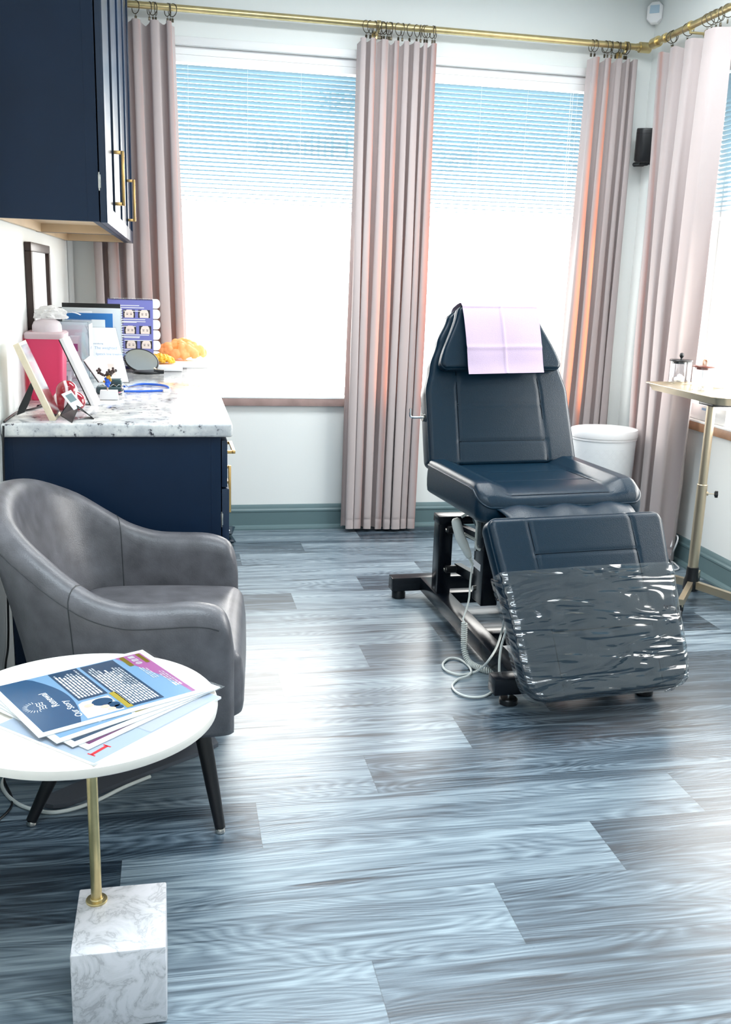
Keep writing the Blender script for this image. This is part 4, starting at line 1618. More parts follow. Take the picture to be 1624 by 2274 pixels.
# rear portal
for r in (0.0, SP):
    bbox('post', (r - 0.030, -0.035, 0.098), (r + 0.030, 0.045, 0.432))
bbox('portal_beam', (-0.034, -0.037, 0.405), (SP + 0.034, 0.047, 0.440))
# front carriage and parallel arms
for r in (0.045, SP - 0.045):
    bbox('carriage_post', (r - 0.032, -0.455, 0.185), (r + 0.036, -0.350, 0.560), 0.003)
    for zz0, zz1 in ((0.215, 0.255), (0.388, 0.428)):
        bm = BM()
        a, b = Bp(0.04, r + (0.012 if r < 0.1 else -0.012), zz0), Bp(0.40, r + (0.012 if r < 0.1 else -0.012), zz1)
        d = (b - a).normalized(); u_ = d.cross(SRt).normalized()
        w_, h_ = SRt * 0.014, u_ * 0.019
        loft(bm, [[p - w_ - h_, p + w_ - h_, p + w_ + h_, p - w_ + h_] for p in (a, b)])
        build('lift_arm', bm, BKM, ch, angle=0.5)
        bm = BM(); q = Bp(0.058, r - (0.045 if r < 0.1 else -0.0), zz0)
        tube(bm, [q - SRt * 0.002, q + SRt * 0.046], 0.0165, 24)
        bu = build('pivot_bush', bm, M['black'], ch)
        bm = BM(); tube(bm, [q - SRt * 0.010, q - SRt * 0.002], 0.0105, 6)
        tube(bm, [q - SRt * 0.0125, q - SRt * 0.010], 0.006, 10)
        build('bolt', bm, M['nickel'], bu, angle=0.3)
for f, z in ((0.375, 0.395), (0.372, 0.232)):
    bm = BM(); q = Bp(f, 0.045 - 0.032, z)
    tube(bm, [q - SRt * 0.006, q + SRt * 0.001], 0.010, 16)
    build('bolt', bm, M['nickel'], ch)
bm = BM(); q = Bp(0.458, 0.075, 0.235); tube(bm, [q, q + SRt * 0.045], 0.021, 24)
bu = build('pivot_bush', bm, M['black'], ch)
bm = BM(); tube(bm, [q + SRt * 0.045, q + SRt * 0.053], 0.011, 6); tube(bm, [q + SRt * 0.050 + UP * -0.015, q + SRt * 0.052 + UP * 0.018], 0.0018, 6)
build('split_pin', bm, M['nickel'], bu, angle=0.3)
bbox('rating_label', (0.0125, -0.43, 0.318), (0.0135, -0.352, 0.345), 0, M['label'], label='white rating label')
# seat frame above the carriage
bm = BM()
box(bm, (-0.02, -0.62, 0.560), (0.03, 0.06, 0.594), 0.003, mtx=Bm)
box(bm, (SP - 0.03, -0.62, 0.560), (SP + 0.02, 0.06, 0.594), 0.003, mtx=Bm)
box(bm, (-0.02, -0.10, 0.558), (SP + 0.02, -0.05, 0.592), 0.003, mtx=Bm)
box(bm, (-0.02, -0.50, 0.540), (SP + 0.02, -0.34, 0.592), 0.003, mtx=Bm)
build('seat_frame', bm, BKM, ch, angle=0.5)
bm = BM()
prism(bm, [Bp(0.27, 0.0, 0.590), Bp(0.60, 0.0, 0.590), Bp(0.56, 0.0, 0.53), Bp(0.46, 0.0, 0.46), Bp(0.35, 0.0, 0.50)], SRt * 0.006)
build('gusset_plate', bm, BKM, ch, angle=0.5)
# grey actuator motor hanging between the rails
bm = BM()
am = Bm @ Matrix.Translation((0.185, -0.48, 0.235)) @ Matrix.Rotation(math.radians(-38), 4, 'X')
box(bm, (-0.045, -0.055, -0.10), (0.045, 0.055, 0.06), 0.012, mtx=am)
build('actuator', bm, M['greybox'], ch)
bm = BM(); tube(bm, [am @ V((0, 0, 0.05)), am @ V((0, 0, 0.24))], 0.016, 16)
build('actuator_rod', bm, M['nickel'], ch)
# white hook plate for the hand control
bm = BM()
hz = at(1032, 1148, y=3.40)
hb = at(1052, 1165, y=3.40)
tube(bm, smooth_path([hz + V((-0.012, 0, 0.0)), hz + V((0.02, 0, 0.012)), hb + V((0.012, 0, 0.012)), hb + V((0.014, 0, -0.03)), hb + V((0.016, 0, -0.085)), hb + V((0.032, -0.005, -0.10))], 5), 0.0055, 8)
tube(bm, [hb + V((0.014, 0.0, -0.062)), hb + V((-0.035, 0.0, -0.035))], 0.0055, 8)
build('hook_bracket', bm, M['cream'], ch)

# hand control hanging on the bracket
h0, h1, h2 = at(1012, 1152, y=3.375), at(1022, 1190, y=3.375), at(1043, 1238, y=3.375)
hs = thing('hand_control', 'cream hand control with coiled cable hanging from the chair frame', 'remote control', (h2.x, h2.y, 0.01))
bm = BM()
hpth = smooth_path([h0, h1, h1.lerp(h2, 0.5), h2], 6)
rad = [0.012, 0.0175, 0.019, 0.0195, 0.0195, 0.0195, 0.0195, 0.0195, 0.019, 0.019, 0.0185, 0.018, 0.017, 0.016, 0.0155, 0.0145, 0.013, 0.0115, 0.009]
tube(bm, hpth, [rad[min(i, len(rad) - 1)] for i in range(len(hpth))], 16)
hbody = build('handset', bm, M['cream'], hs, angle=1.2)
bm = BM()
d = (h2 - h1).normalized()
for k in range(6):
    q = h2 + d * (0.002 + 0.005 * k)
    tube(bm, [q, q + d * 0.003], 0.0072 - 0.0003 * k, 12)
tube(bm, [h2, h2 + d * 0.034], 0.005, 10)
build('strain_relief', bm, M['cream'], hbody)
c0 = h2 + d * 0.03
cpts = smooth_path([c0, at(1045, 1290, y=3.36), at(1041, 1335, y=3.33), at(1028, 1376, y=3.29)], 8)
bm = BM(); tube(bm, cpts, 0.0036, 8)
build('cable', bm, M['cream'], hs)
axis = smooth_path([at(1032, 1382, y=3.285), at(1031, 1415, y=3.28), at(1032, 1445, y=3.27), at(1043, 1471, z=0.014), at(1070, 1485, z=0.014), at(1100, 1492, z=0.014), at(1124, 1497, z=0.014)], 40)
# resample evenly, then wind the coil round the axis
acc = [0.0]
for p, q in zip(axis[:-1], axis[1:]):
    acc.append(acc[-1] + (q - p).length)
coil, turns, N_ = [], 40, 40 * 14
j = 0
prev = None
for k in range(N_ + 1):
    s = acc[-1] * k / N_
    while j < len(acc) - 2 and acc[j + 1] < s:
        j += 1
    f_ = (s - acc[j]) / max(1e-9, acc[j + 1] - acc[j])
    p = axis[j].lerp(axis[j + 1], f_)
    dd = (axis[min(j + 2, len(axis) - 1)] - axis[max(j - 1, 0)]).normalized()
    if prev is None:
        prev, _ = frame_axes(dd)
    prev = (prev - dd * prev.dot(dd)).normalized()
    bb = dd.cross(prev)
    an = 2 * PI * turns * k / N_
    coil.append(p + (prev * math.cos(an) + bb * math.sin(an)) * 0.0098)
bm = BM(); tube(bm, [cpts[-1]] + coil, 0.0030, 6)
build('coiled_cable', bm, M['cream'], hs, angle=3)

# mains cable lying in loops beside the base
zc = 0.0055
kp = [at(1124, 1362, y=3.02), at(1114, 1405, z=0.150), at(1103, 1438, z=0.118), at(1086, 1466, z=0.095), at(1070, 1483, z=0.04), at(1052, 1493, z=zc), at(1020, 1498, z=zc), at(990, 1488, z=zc), at(984, 1474, z=zc), at(998, 1462, z=zc), at(1018, 1463, z=zc), at(1038, 1476, z=zc), at(1047, 1490, z=zc + 0.006), at(1040, 1500, z=zc + 0.004),
      at(1018, 1508, z=zc), at(1005, 1522, z=zc), at(1014, 1537, z=zc), at(1040, 1547, z=zc), at(1075, 1546, z=zc), at(1100, 1532, z=zc), at(1130, 1517, z=zc), at(1170, 1505, z=zc)]
bm = BM(); tube(bm, smooth_path(kp, 8), 0.0042, 8)
tag(build('mains_cable', bm, M['cream']), 'thin cream cable looped on the floor beside the chair base', 'cable')
bm = BM(); tube(bm, smooth_path([at(1128, 1390, y=2.985), at(1115, 1430, y=2.975), at(1110, 1462, y=2.955), at(1109, 1490, y=2.94), at(1110, 1500, y=2.93)], 8), 0.0042, 8)
tag(build('mains_cable', bm, M['cream']), 'short cream cable hanging straight down by the chair front bar', 'cable')

# lilac paper over the headrest
nk = []
l_b, l_t = 0.352 - 0.378, 0.262
prof = [(l_b, 0.068), (0.01, 0.0668), (0.06, 0.0705), (0.13, 0.072), (0.20, 0.0695), (0.25, 0.0615), (0.268, 0.050), (0.272, 0.030), (0.274, 0.0), (0.268, -0.05), (0.22, -0.10)]
pp = smooth_path([V((a, b, 0)) for a, b in prof], 8)
bm = BM()
nrow = len(pp) - 1


def nap(u, v):
    k = v * nrow
    i = min(int(k), nrow - 1)
    q = pp[i].lerp(pp[i + 1], k - i)
    b = (u - 0.5) * 0.328 + 0.004
    cr = 0.0028 * math.exp(-((u - 0.5) / 0.012) ** 2)
    for v0 in (0.23, 0.50):
        cr += 0.0028 * math.exp(-((v - v0) / 0.010) ** 2)
    cr += 0.0012 * math.sin(9 * u + 4 * v) * math.sin(7 * v)
    tw = 0.008 * (u - 0.5) * (1 - v)
    return pO + XR_ * b + bul * (q.x + tw) + bun * (q.y + cr)


sheet(bm, nap, 60, 110)
na = build('paper_bib', bm, M['napkin'], angle=3)
tag(na, 'creased lilac paper bib draped over the chair headrest', 'paper bib')

# ================================================================== waste bin
def bin_():
    c = V((2.285, 4.80, 0))
    t = thing('waste_bin', 'white oval waste bin with embossed sides in the room corner', 'waste bin', c)
    rx, ry = 0.185, 0.150
    m_, tt, p = nt('embossed_white_metal')
    p.inputs['Base Color'].default_value = (0.80, 0.83, 0.85, 1)
    p.inputs['Roughness'].default_value = 0.35
    N = tt.nodes.new
    tc_ = N('ShaderNodeTexCoord')
    sep = N('ShaderNodeSeparateXYZ')
    link(tt, tc_.outputs['Object'], sep.inputs[0])

    def mt(op, a, b=None):
        n = N('ShaderNodeMath'); n.operation = op
        for i, v in enumerate((a, b)):
            if v is None:
                continue
            if isinstance(v, (int, float)):
                n.inputs[i].default_value = v
            else:
                link(tt, v, n.inputs[i])
        return n.outputs[0]
    ang = mt('MULTIPLY', mt('ARCTAN2', sep.outputs[1], sep.outputs[0]), 10.0)
    zz = mt('MULTIPLY', sep.outputs[2], 62.0)
    s1 = mt('ABSOLUTE', mt('SINE', mt('ADD', ang, zz)))
    s2 = mt('ABSOLUTE', mt('SINE', mt('SUBTRACT', ang, zz)))
    mn = mt('MINIMUM', s1, s2)
    st = mt('LESS_THAN', mt('ABSOLUTE', mt('SUBTRACT', mn, 0.36)), 0.13)
    lim = mt('MULTIPLY', st, mt('LESS_THAN', sep.outputs[2], 0.565))
    bp = N('ShaderNodeBump')
    bp.inputs['Strength'].default_value = 1.0
    bp.inputs['Distance'].default_value = 0.016
    link(tt, lim, bp.inputs['Height'])
    link(tt, bp.outputs[0], p.inputs['Normal'])

    def ov(bm, prof, cap0=True):
        rings = []
        for s, z in prof:
            rings.append([c + V((rx * s * math.cos(2 * PI * k / 64), ry * s * math.sin(2 * PI * k / 64), z)) for k in range(64)])
        loft(bm, rings)
    bm = BM(); ov(bm, [(0.86, 0.003), (0.87, 0.0), (0.875, 0.01), (0.965, 0.612)])
    build('body', bm, m_, t, angle=0.5)
    bm = BM(); ov(bm, [(0.975, 0.606), (0.985, 0.609), (0.985, 0.618), (0.965, 0.620)])
    build('rim', bm, M['white_gloss'], t, angle=0.5)
    bm = BM(); ov(bm, [(0.97, 0.621), (0.995, 0.621), (1.0, 0.625), (1.0, 0.652), (0.98, 0.661), (0.93, 0.664), (0.6, 0.667), (0.2, 0.668), (0.01, 0.668)])
    build('lid', bm, M['white_gloss'], t, angle=0.7)
    return t


bin_()

# ================================================================== tray stand
px0, py0 = 2.335, 3.86
ts = thing('tray_stand', 'champagne metal tray stand on castors by the side window', 'tray stand', (px0, py0, 0))
bm = BM(); tube(bm, [(px0, py0, 0.12), (px0, py0, 0.552), (px0, py0, 0.554)], [0.0232, 0.0232, 0.021], 24)
build('pole', bm, M['champ'], ts)
bm = BM(); tube(bm, [(px0, py0, 0.55), (px0, py0, 0.921)], 0.0195, 24)
build('inner_pole', bm, M['champ'], ts)
bm = BM(); kx = V((0.92, -0.38, 0)).normalized()
kq = V((px0, py0, 0.512)) + kx * 0.023
tube(bm, [kq, kq + kx * 0.035], 0.0022, 8)
tube(bm, [kq - kx * 0.004, kq + kx * 0.006], 0.009, 12)
sc = build('clamp_screw', bm, M['champ'], ts)
bm = BM()
for k in range(5):
    a = 2 * PI * k / 5
    ay, az = frame_axes(kx)
    q = kq + kx * 0.035 + (ay * math.cos(a) + az * math.sin(a)) * 0.009
    tube(bm, [q, q + kx * 0.012], 0.007, 10)
tube(bm, [kq + kx * 0.033, kq + kx * 0.047], 0.010, 14)
build('knob', bm, M['black'], sc)
bm = BM(); lathe(bm, [(0.034, 0.055), (0.036, 0.06), (0.034, 0.10), (0.0275, 0.125), (0.0265, 0.165), (0.0235, 0.167)], (px0, py0, 0), 28)
build('hub', bm, M['black'], ts)
hc = V((px0, py0, 0.085))
e1, e2 = at(1508, 1274, z=0.085), at(1624, 1308, z=0.085)
d1 = (e2 - e1); d1.z = 0; d1.normalize()
e3, e4 = at(1525, 1330, z=0.085), at(1570, 1250, z=0.085)
d2 = (e3 - e4); d2.z = 0; d2.normalize()
for d, ln in ((d1, 0.27), (-d1, 0.33), (d2, 0.30), (-d2, 0.22)):
    s = V((-d.y, d.x, 0)) * 0.012
    h = UP * 0.017
    bm = BM()
    a, b = hc + d * 0.03, hc + d * ln + UP * -0.008
    loft(bm, [[p - s - h, p + s - h, p + s + h, p - s + h] for p in (a, b)])
    lg = build('leg', bm, M['champ'], ts, angle=0.5)
    q = hc + d * (ln - 0.012)
    bm = BM(); tube(bm, [V((q.x, q.y, 0.040)), V((q.x, q.y, 0.068))], 0.014, 14)
    sd = V((d.y, -d.x, 0))
    tube(bm, [V((q.x, q.y, 0.024)) + d * 0.008 - sd * 0.010, V((q.x, q.y, 0.024)) + d * 0.008 + sd * 0.010], 0.024, 20)
    build('castor', bm, M['black'], lg)
# tray: rounded rectangle with a flared lip
tx0, tx1, ty0, ty1, tz = 2.285, 2.600, 3.735, 4.385, 0.945


def rrect(x0, x1, y0, y1, r, z, n=8):
    pts = []
    for cx_, cy_, a0 in ((x1 - r, y1 - r, 0), (x0 + r, y1 - r, PI / 2), (x0 + r, y0 + r, PI), (x1 - r, y0 + r, 3 * PI / 2)):
        for k in range(n + 1):
            a = a0 + PI / 2 * k / n
            pts.append(V((cx_ + r * math.cos(a), cy_ + r * math.sin(a), z)))
    return pts


bm = BM()
prof = [(0.022, -0.024), (0.012, -0.022), (0.004, -0.006), (-0.002, 0.008), (-0.012, 0.0105), (-0.012, 0.0130), (-0.001, 0.0120), (0.007, 0.006), (0.012, 0.003), (0.018, 0.0025)]
loft(bm, [rrect(tx0 + o_, tx1 - o_, ty0 + o_, ty1 - o_, 0.045, tz + z_) for o_, z_ in [(0.0, 0)] and prof])
build('tray', bm, M['champ'], ts, angle=0.8)
bm = BM(); box(bm, (px0 - 0.03, py0 - 0.06, tz - 0.036), (px0 + 0.18, py0 + 0.06, tz - 0.0235), 0.003)
build('tray_bracket', bm, M['black'], ts)
TZ2 = tz + 0.0028


def jar(label, c, r, h, lid_m, knob):
    t = thing('apothecary_jar', label, 'jar', (c.x, c.y, TZ2), 'lidded jars on the tray')
    bm = BM(); lathe(bm, [(0, 0.0), (r - 0.003, 0.0), (r, 0.004), (r, h), (r - 0.0025, h), (r - 0.0025, 0.006), (0, 0.005)], (c.x, c.y, TZ2), 40)
    build('jar_body', bm, M['jarglass'], t, angle=0.6)
    bm = BM(); lathe(bm, [(0, h - 0.010), (r - 0.004, h - 0.010), (r - 0.004, h + 0.001), (r + 0.002, h + 0.001), (r + 0.003, h + 0.004), (r + 0.001, h + 0.008), (0, h + 0.009)], (c.x, c.y, TZ2), 40)
    ld = build('lid', bm, lid_m, t, angle=0.6)
    if knob == 'ball':
        bm = BM(); z0_ = TZ2 + h + 0.008
        lathe(bm, [(0.006, 0), (0.005, 0.008), (0.007, 0.011), (0.0105, 0.017), (0.0115, 0.022), (0.0095, 0.029), (0.005, 0.033), (0, 0.034)], (c.x, c.y, z0_), 20)
        build('knob', bm, M['black'], ld)
    else:
        bm = BM(); z0_ = TZ2 + h + 0.007
        lp = smooth_path([V((c.x - 0.005, c.y, z0_)), V((c.x - 0.007, c.y, z0_ + 0.018)), V((c.x, c.y, z0_ + 0.027)), V((c.x + 0.007, c.y, z0_ + 0.018)), V((c.x + 0.005, c.y, z0_))], 6)
        loft(bm, [[p + V((0, -0.008, 0)), p + V((0, 0.008, 0)), p + V((0, 0.008, 0.0)) + V((0.0016, 0, 0.0016)), p + V((0, -0.008, 0)) + V((0.0016, 0, 0.0016))] for p in lp])
        build('loop_handle', bm, M['sillwood'], ld)
    return t


M['rosewood'] = mat('rosewood_lid', (0.16, 0.055, 0.045), 0.3, var=0.2, vscale=40)
j1 = at(1508, 852, z=TZ2); j2 = at(1559, 866, z=TZ2)
jar('clear jar with a black ball-knob lid on the tray', j1, 0.053, 0.110, M['black'], 'ball')
jar('clear jar with a reddish wood lid and leather loop on the tray', j2, 0.050, 0.106, M['rosewood'], 'loop')
for jc, nm in ((j1, 'cotton balls inside the jar with the black lid'), (j2, 'cotton pads inside the jar with the wooden lid')):
    bm = BM(); rng = random.Random(int(jc.x * 1000))
    for k in range(16):
        a, rr = rng.uniform(0, 2 * PI), rng.uniform(0, 0.026)
        ball(bm, (jc.x + rr * math.cos(a), jc.y + rr * math.sin(a), TZ2 + 0.019 + rng.uniform(0, 0.018)), 0.0125, 1)
    o = tag(build('cotton', bm, M['cotton']), nm, 'cotton', kind='stuff')
b0 = at(1594, 861, z=TZ2)
bo = thing('pump_bottle', 'white pump bottle with a barcode beside the wood-lidded jar', 'bottle', (b0.x, b0.y, TZ2))
bm = BM(); lathe(bm, [(0, 0), (0.030, 0), (0.033, 0.004), (0.033, 0.125), (0.028, 0.142), (0.012, 0.152), (0.012, 0.160), (0, 0.160)], (b0.x, b0.y, TZ2), 32)
bbd = build('bottle_body', bm, M['white_gloss'], bo, angle=0.7)
bm = BM(); lathe(bm, [(0.0135, 0.154), (0.0135, 0.172), (0.004, 0.173), (0.004, 0.195), (0.010, 0.196), (0.010, 0.206), (0, 0.206)], (b0.x, b0.y, TZ2), 20)
tube(bm, smooth_path([V((b0.x, b0.y, TZ2 + 0.202)), V((b0.x + 0.02, b0.y - 0.005, TZ2 + 0.203)), V((b0.x + 0.034, b0.y - 0.009, TZ2 + 0.193))], 4), 0.004, 8)
build('pump', bm, M['white_gloss'], bo)
bm = BM()
fa = math.atan2(-b0.y, -b0.x)
for k, wv in enumerate((0.022, 0.012, 0.03, 0.012, 0.02, 0.03)):
    a0 = fa - 0.05 + 0.06 * k
    rr = 0.0334
    pts = [V((b0.x + rr * math.cos(a), b0.y + rr * math.sin(a), TZ2 + z)) for a, z in ((a0, 0.028), (a0 + wv, 0.028), (a0 + wv, 0.038), (a0, 0.038))]
    quad(bm, *pts)
build('barcode', bm, M['greyink'], bbd, smooth=False)
# white carton on the side window sill
wc = thing('carton', 'white carton with small blue print on the side window sill', 'carton', (XR + 0.06, 4.36, 0.765))
bm = BM(); box(bm, (XR - 0.01, 4.18, 0.7652), (XR + 0.075, 4.53, 0.845), 0.006)
cb = build('box', bm, M['white_gloss'], wc)
bm = BM(); quad(bm, (XR - 0.0105, 4.40, 0.818), (XR - 0.0105, 4.36, 0.818), (XR - 0.0105, 4.36, 0.830), (XR - 0.0105, 4.40, 0.830)); build('printed_mark', bm, M['blueink'], cb, smooth=False)
# white cables by the side baseboard
q1 = [at(1490, 1215, z=0.10), at(1500, 1190, x=XR - 0.05), at(1506, 1195, x=XR - 0.06), at(1500, 1215, x=XR - 0.07), at(1488, 1240, z=0.02), at(1500, 1252, z=0.006), at(1508, 1262, z=0.006), at(1496, 1266, z=0.006), at(1480, 1262, z=0.006)]
bm = BM(); tube(bm, smooth_path(q1, 8), 0.0042, 8)
tag(build('cord', bm, M['white_gloss']), 'white cord looping up against the side baseboard behind the chair', 'cord')
bm = BM(); tube(bm, smooth_path([at(1600, 1310, z=0.006), at(1612, 1318, z=0.006), at(1635, 1326, z=0.006), at(1670, 1325, z=0.006)], 8), 0.0042, 8)
tag(build('cord', bm, M['white_gloss']), 'white cord on the floor under the tray stand leg', 'cord')

# ================================================================== wall devices
# black speaker on a bracket in the corner
spc = at(1443, 322, y=5.18)
spm = Matrix.Translation(spc) @ Matrix.Rotation(math.radians(-22), 4, 'Z') @ Matrix.Rotation(math.radians(9), 4, 'X')
sp = thing('speaker', 'black speaker mounted in the corner beside the side curtain', 'speaker', spc)
bm = BM()
rr = []
for z, k in ((-0.088, 0.90), (-0.084, 0.97), (-0.078, 1.0), (0.078, 1.0), (0.084, 0.97), (0.086, 0.9)):
    rr.append([spm @ V((p.x, p.y, z)) for p in rrect(-0.074 * k, 0.074 * k, -0.070 * k, 0.070 * k, 0.045 * k, 0)])
loft(bm, rr)
sb = build('speaker_body', bm, M['black'], sp, angle=0.7)
bm = BM()
loft(bm, [[spm @ V((p.x, p.y, z)) for p in rrect(-0.0743, 0.0743, -0.0703, 0.0703, 0.045, 0)] for z in (0.060, 0.0615)])
build('trim_line', bm, M['gap'], sb)
bm = BM()
loft(bm, [[spm @ V((p.x, p.y, z)) for p in rrect(-0.045, 0.06, -0.04, 0.05, 0.02, 0)] for z in (-0.100, -0.092)])
tube(bm, [spm @ V((0.0, 0.03, -0.096)), V((XR - 0.06, spc.y + 0.12, spc.z - 0.09)), V((XR - 0.002, spc.y + 0.13, spc.z - 0.085))], 0.012, 10)
build('wall_bracket', bm, M['black'], sp)
# motion sensor in the ceiling corner
snc = at(1456, 29, y=YB - 0.055)
sm = Matrix.Translation(snc) @ Matrix.Rotation(math.radians(-38), 4, 'Z') @ Matrix.Rotation(math.radians(90), 4, 'X')
sn = thing('motion_sensor', 'white motion sensor high in the corner under the ceiling', 'sensor', snc)
bm = BM()


def octo(k, z):
    hw, hh, cx_ = 0.042 * k, 0.054 * k, 0.022 * k
    P_ = []
    for x, y in ((hw, -hh + cx_), (hw, hh - cx_), (hw * 0.45, hh), (-hw * 0.45, hh), (-hw, hh - cx_), (-hw, -hh + cx_), (-hw * 0.45, -hh), (hw * 0.45, -hh)):
        P_.append(sm @ V((x, y, z)))
    return P_


loft(bm, [octo(0.92, -0.020), octo(1.0, -0.014), octo(1.0, 0.012), octo(0.93, 0.020), octo(0.7, 0.0235)])
se = build('housing', bm, M['white_gloss'], sn, angle=0.5)
bm = BM(); prism(bm, [sm @ V(p) for p in ((-0.026, -0.006, 0.0225), (0.026, -0.006, 0.0225), (0.024, 0.034, 0.0225), (-0.024, 0.034, 0.0225))], sm.to_3x3() @ V((0, 0, 0.003)))
build('lens', bm, mat('sensor_lens', (0.42, 0.55, 0.66), 0.35), se, smooth=False)
bm = BM(); tube(bm, [snc + V((0.005, 0.012, 0)), V((snc.x + 0.03, YB - 0.001, snc.z + 0.01))], 0.012, 10)
build('mount', bm, M['white_gloss'], sn)
# picture frame on the left wall
fy0, fy1, fz0, fz1 = 3.77, 4.335, 1.10, 1.497
pf = thing('picture_frame', 'dark wood picture frame on the left wall over the counter', 'picture frame', (XL + 0.01, (fy0 + fy1) / 2, fz0))
bm = BM()
for a, b, c_, d_ in ((fy0, fy1, fz1 - 0.032, fz1), (fy0, fy1, fz0, fz0 + 0.032), (fy0, fy0 + 0.032, fz0 + 0.032, fz1 - 0.032), (fy1 - 0.032, fy1, fz0 + 0.032, fz1 - 0.032)):
    box(bm, (XL + 0.001, a, c_), (XL + 0.026, b, d_), 0.003)
    yy = (a + 0.006, b - 0.006)
build('frame', bm, M['darkwood'], pf, angle=0.4)
bm = BM(); box(bm, (XL + 0.002, fy0 + 0.03, fz0 + 0.03), (XL + 0.010, fy1 - 0.03, fz1 - 0.03))
pr_ = build('print', bm, M['paper'], pf, smooth=False)
bm = BM(); rng = random.Random(2)
for k in range(7):
    z_ = fz1 - 0.08 - 0.038 * k
    w_ = rng.uniform(0.05, 0.14)
    quad(bm, (XL + 0.0103, 4.05 - w_, z_), (XL + 0.0103, 4.05 + w_, z_), (XL + 0.0103, 4.05 + w_, z_ + 0.012), (XL + 0.0103, 4.05 - w_, z_ + 0.012))
build('print_text', bm, M['label'], pr_, smooth=False)
# black pouches on the floor by the back wall
for k, (z0_, hh, ang, lab) in enumerate(((0.0, 0.052, 0.1, 'black padded pouch on the floor beside the cabinets, lower of two'), (0.0525, 0.046, -0.15, 'black padded pouch with a silver snap, lying on the other one'))):
    c = V((0.215, 5.03, z0_ + hh / 2))
    t = thing('pouch', lab, 'pouch', (c.x, c.y, z0_), 'black pouches on the floor')
    mm = Matrix.Translation(c) @ Matrix.Rotation(ang, 4, 'Z')
    bm = BM()
    top = sheet(bm, lambda u, v: mm @ V(((u - 0.5) * 0.19, (v - 0.5) * 0.15, 0.002 + (hh / 2 - 0.003) * (max(0, math.sin(PI * u) * math.sin(PI * v))) ** 0.45)), 16, 14)
    bot = sheet(bm, lambda u, v: mm @ V(((u - 0.5) * 0.19, (v - 0.5) * 0.15, -0.002 - (hh / 2 - 0.003) * (max(0, math.sin(PI * u) * math.sin(PI * v))) ** 0.35)), 16, 14)
    idx = [(0, i) for i in range(16)] + [(j, 16) for j in range(14)] + [(14, i) for i in range(16, 0, -1)] + [(j, 0) for j in range(14, 0, -1)]
    for k2 in range(len(idx)):
        (a, b), (c2, d2_) = idx[k2], idx[(k2 + 1) % len(idx)]
        bm.faces.new((top[a][b], top[c2][d2_], bot[c2][d2_], bot[a][b]))
    build('pouch_body', bm, M['blackleather'], t, angle=1.2)
    if k == 1:
        bm = BM(); ball(bm, mm @ V((0.075, -0.045, 0.010)), 0.005, 2); build('snap', bm, M['chrome'], t)

# ================================================================== things on the counter
def leaning(o, w_dir, up_dir, w, h, t):
    """corner points helper of a leaning board: o lower corner, thickness behind"""
    w_dir, up_dir = V(w_dir).normalized(), V(up_dir).normalized()
    n = w_dir.cross(up_dir)
    return w_dir, up_dir, n


def board(bm, o, wd, ud, w, h, t, bev=0.0):
    wd, ud = V(wd).normalized(), V(ud).normalized()
    n = wd.cross(ud).normalized()
    m_ = Matrix(((wd.x, ud.x, n.x, o[0]), (wd.y, ud.y, n.y, o[1]), (wd.z, ud.z, n.z, o[2]), (0, 0, 0, 1)))
    box(bm, (0, 0, -t), (w, h, 0), bev, mtx=m_)
    return m_


# pale wooden photo frame, leaning back towards the wall
fb = V((-0.366, 3.135, CT))
ud = (at(32, 762, y=3.135) - at(115, 934, y=3.135)); hgt_ = ud.length; ud.normalize()
t = thing('photo_frame', 'pale wooden photo frame leaning on a black easel leg, at the counter edge', 'photo frame', fb)
bm = BM(); mfr = board(bm, fb + V((0.004, 0, 0.001)), (0, 1, 0), ud, 0.15, hgt_, 0.019, 0.001)
build('frame', bm, M['palewood'], t)
bm = BM(); box(bm, (0.010, 0.010, 0.0002), (0.14, hgt_ - 0.01, 0.0014), mtx=mfr); build('glazing', bm, M['chrome'], t, smooth=False)
bm = BM()
lt = mfr @ V((0.075, hgt_ * 0.52, -0.020)); lb = V((-0.474, 3.185, CT + 0.014))
wv = (lb - lt).cross(V((0, 1, 0))).normalized() * 0.013; wv.z = abs(wv.z) * (1 if wv.x < 0 else 1); pn = V((0, 0.004, 0))
prism(bm, [lt - wv * 0.7, lt + wv * 0.7, lb.lerp(lt, 0.25) + wv * 1.3, lb + wv, lb - wv, lb.lerp(lt, 0.25) - wv * 1.3], pn)
build('easel_leg', bm, M['black'], t, smooth=False)

# pink sharps bin
sx0, sx1, sy0, sy1 = -0.512, -0.382, 3.625, 3.79
t = thing('sharps_bin', 'pink translucent plastic bin with a milky lid against the wall', 'sharps bin', ((sx0 + sx1) / 2, 3.707, CT))
bm = BM()
zt_ = CT + 0.232
loft(bm, [rrect(sx0 + 0.012, sx1 - 0.012, sy0 + 0.010, sy1 - 0.010, 0.015, CT + 0.001), rrect(sx0 + 0.010, sx1 - 0.010, sy0 + 0.009, sy1 - 0.009, 0.016, CT + 0.006), rrect(sx0 + 0.001, sx1 - 0.001, sy0 + 0.001, sy1 - 0.001, 0.018, zt_)])
build('bin_body', bm, M['pinkplastic'], t, angle=0.5)
bm = BM()
loft(bm, [rrect(sx0 - 0.004, sx1 + 0.004, sy0 - 0.004, sy1 + 0.004, 0.02, zt_ - 0.012), rrect(sx0 - 0.005, sx1 + 0.005, sy0 - 0.005, sy1 + 0.005, 0.02, zt_ + 0.006), rrect(sx0 + 0.002, sx1 - 0.002, sy0 + 0.002, sy1 - 0.002, 0.02, zt_ + 0.012)])
lid_ = build('lid', bm, M['milky'], t, angle=0.5)
bm = BM()
dz = zt_ + 0.010
prof = [(1.0, 0.0), (0.98, 0.022), (0.86, 0.036), (0.60, 0.043), (0.3, 0.045), (0.02, 0.045)]
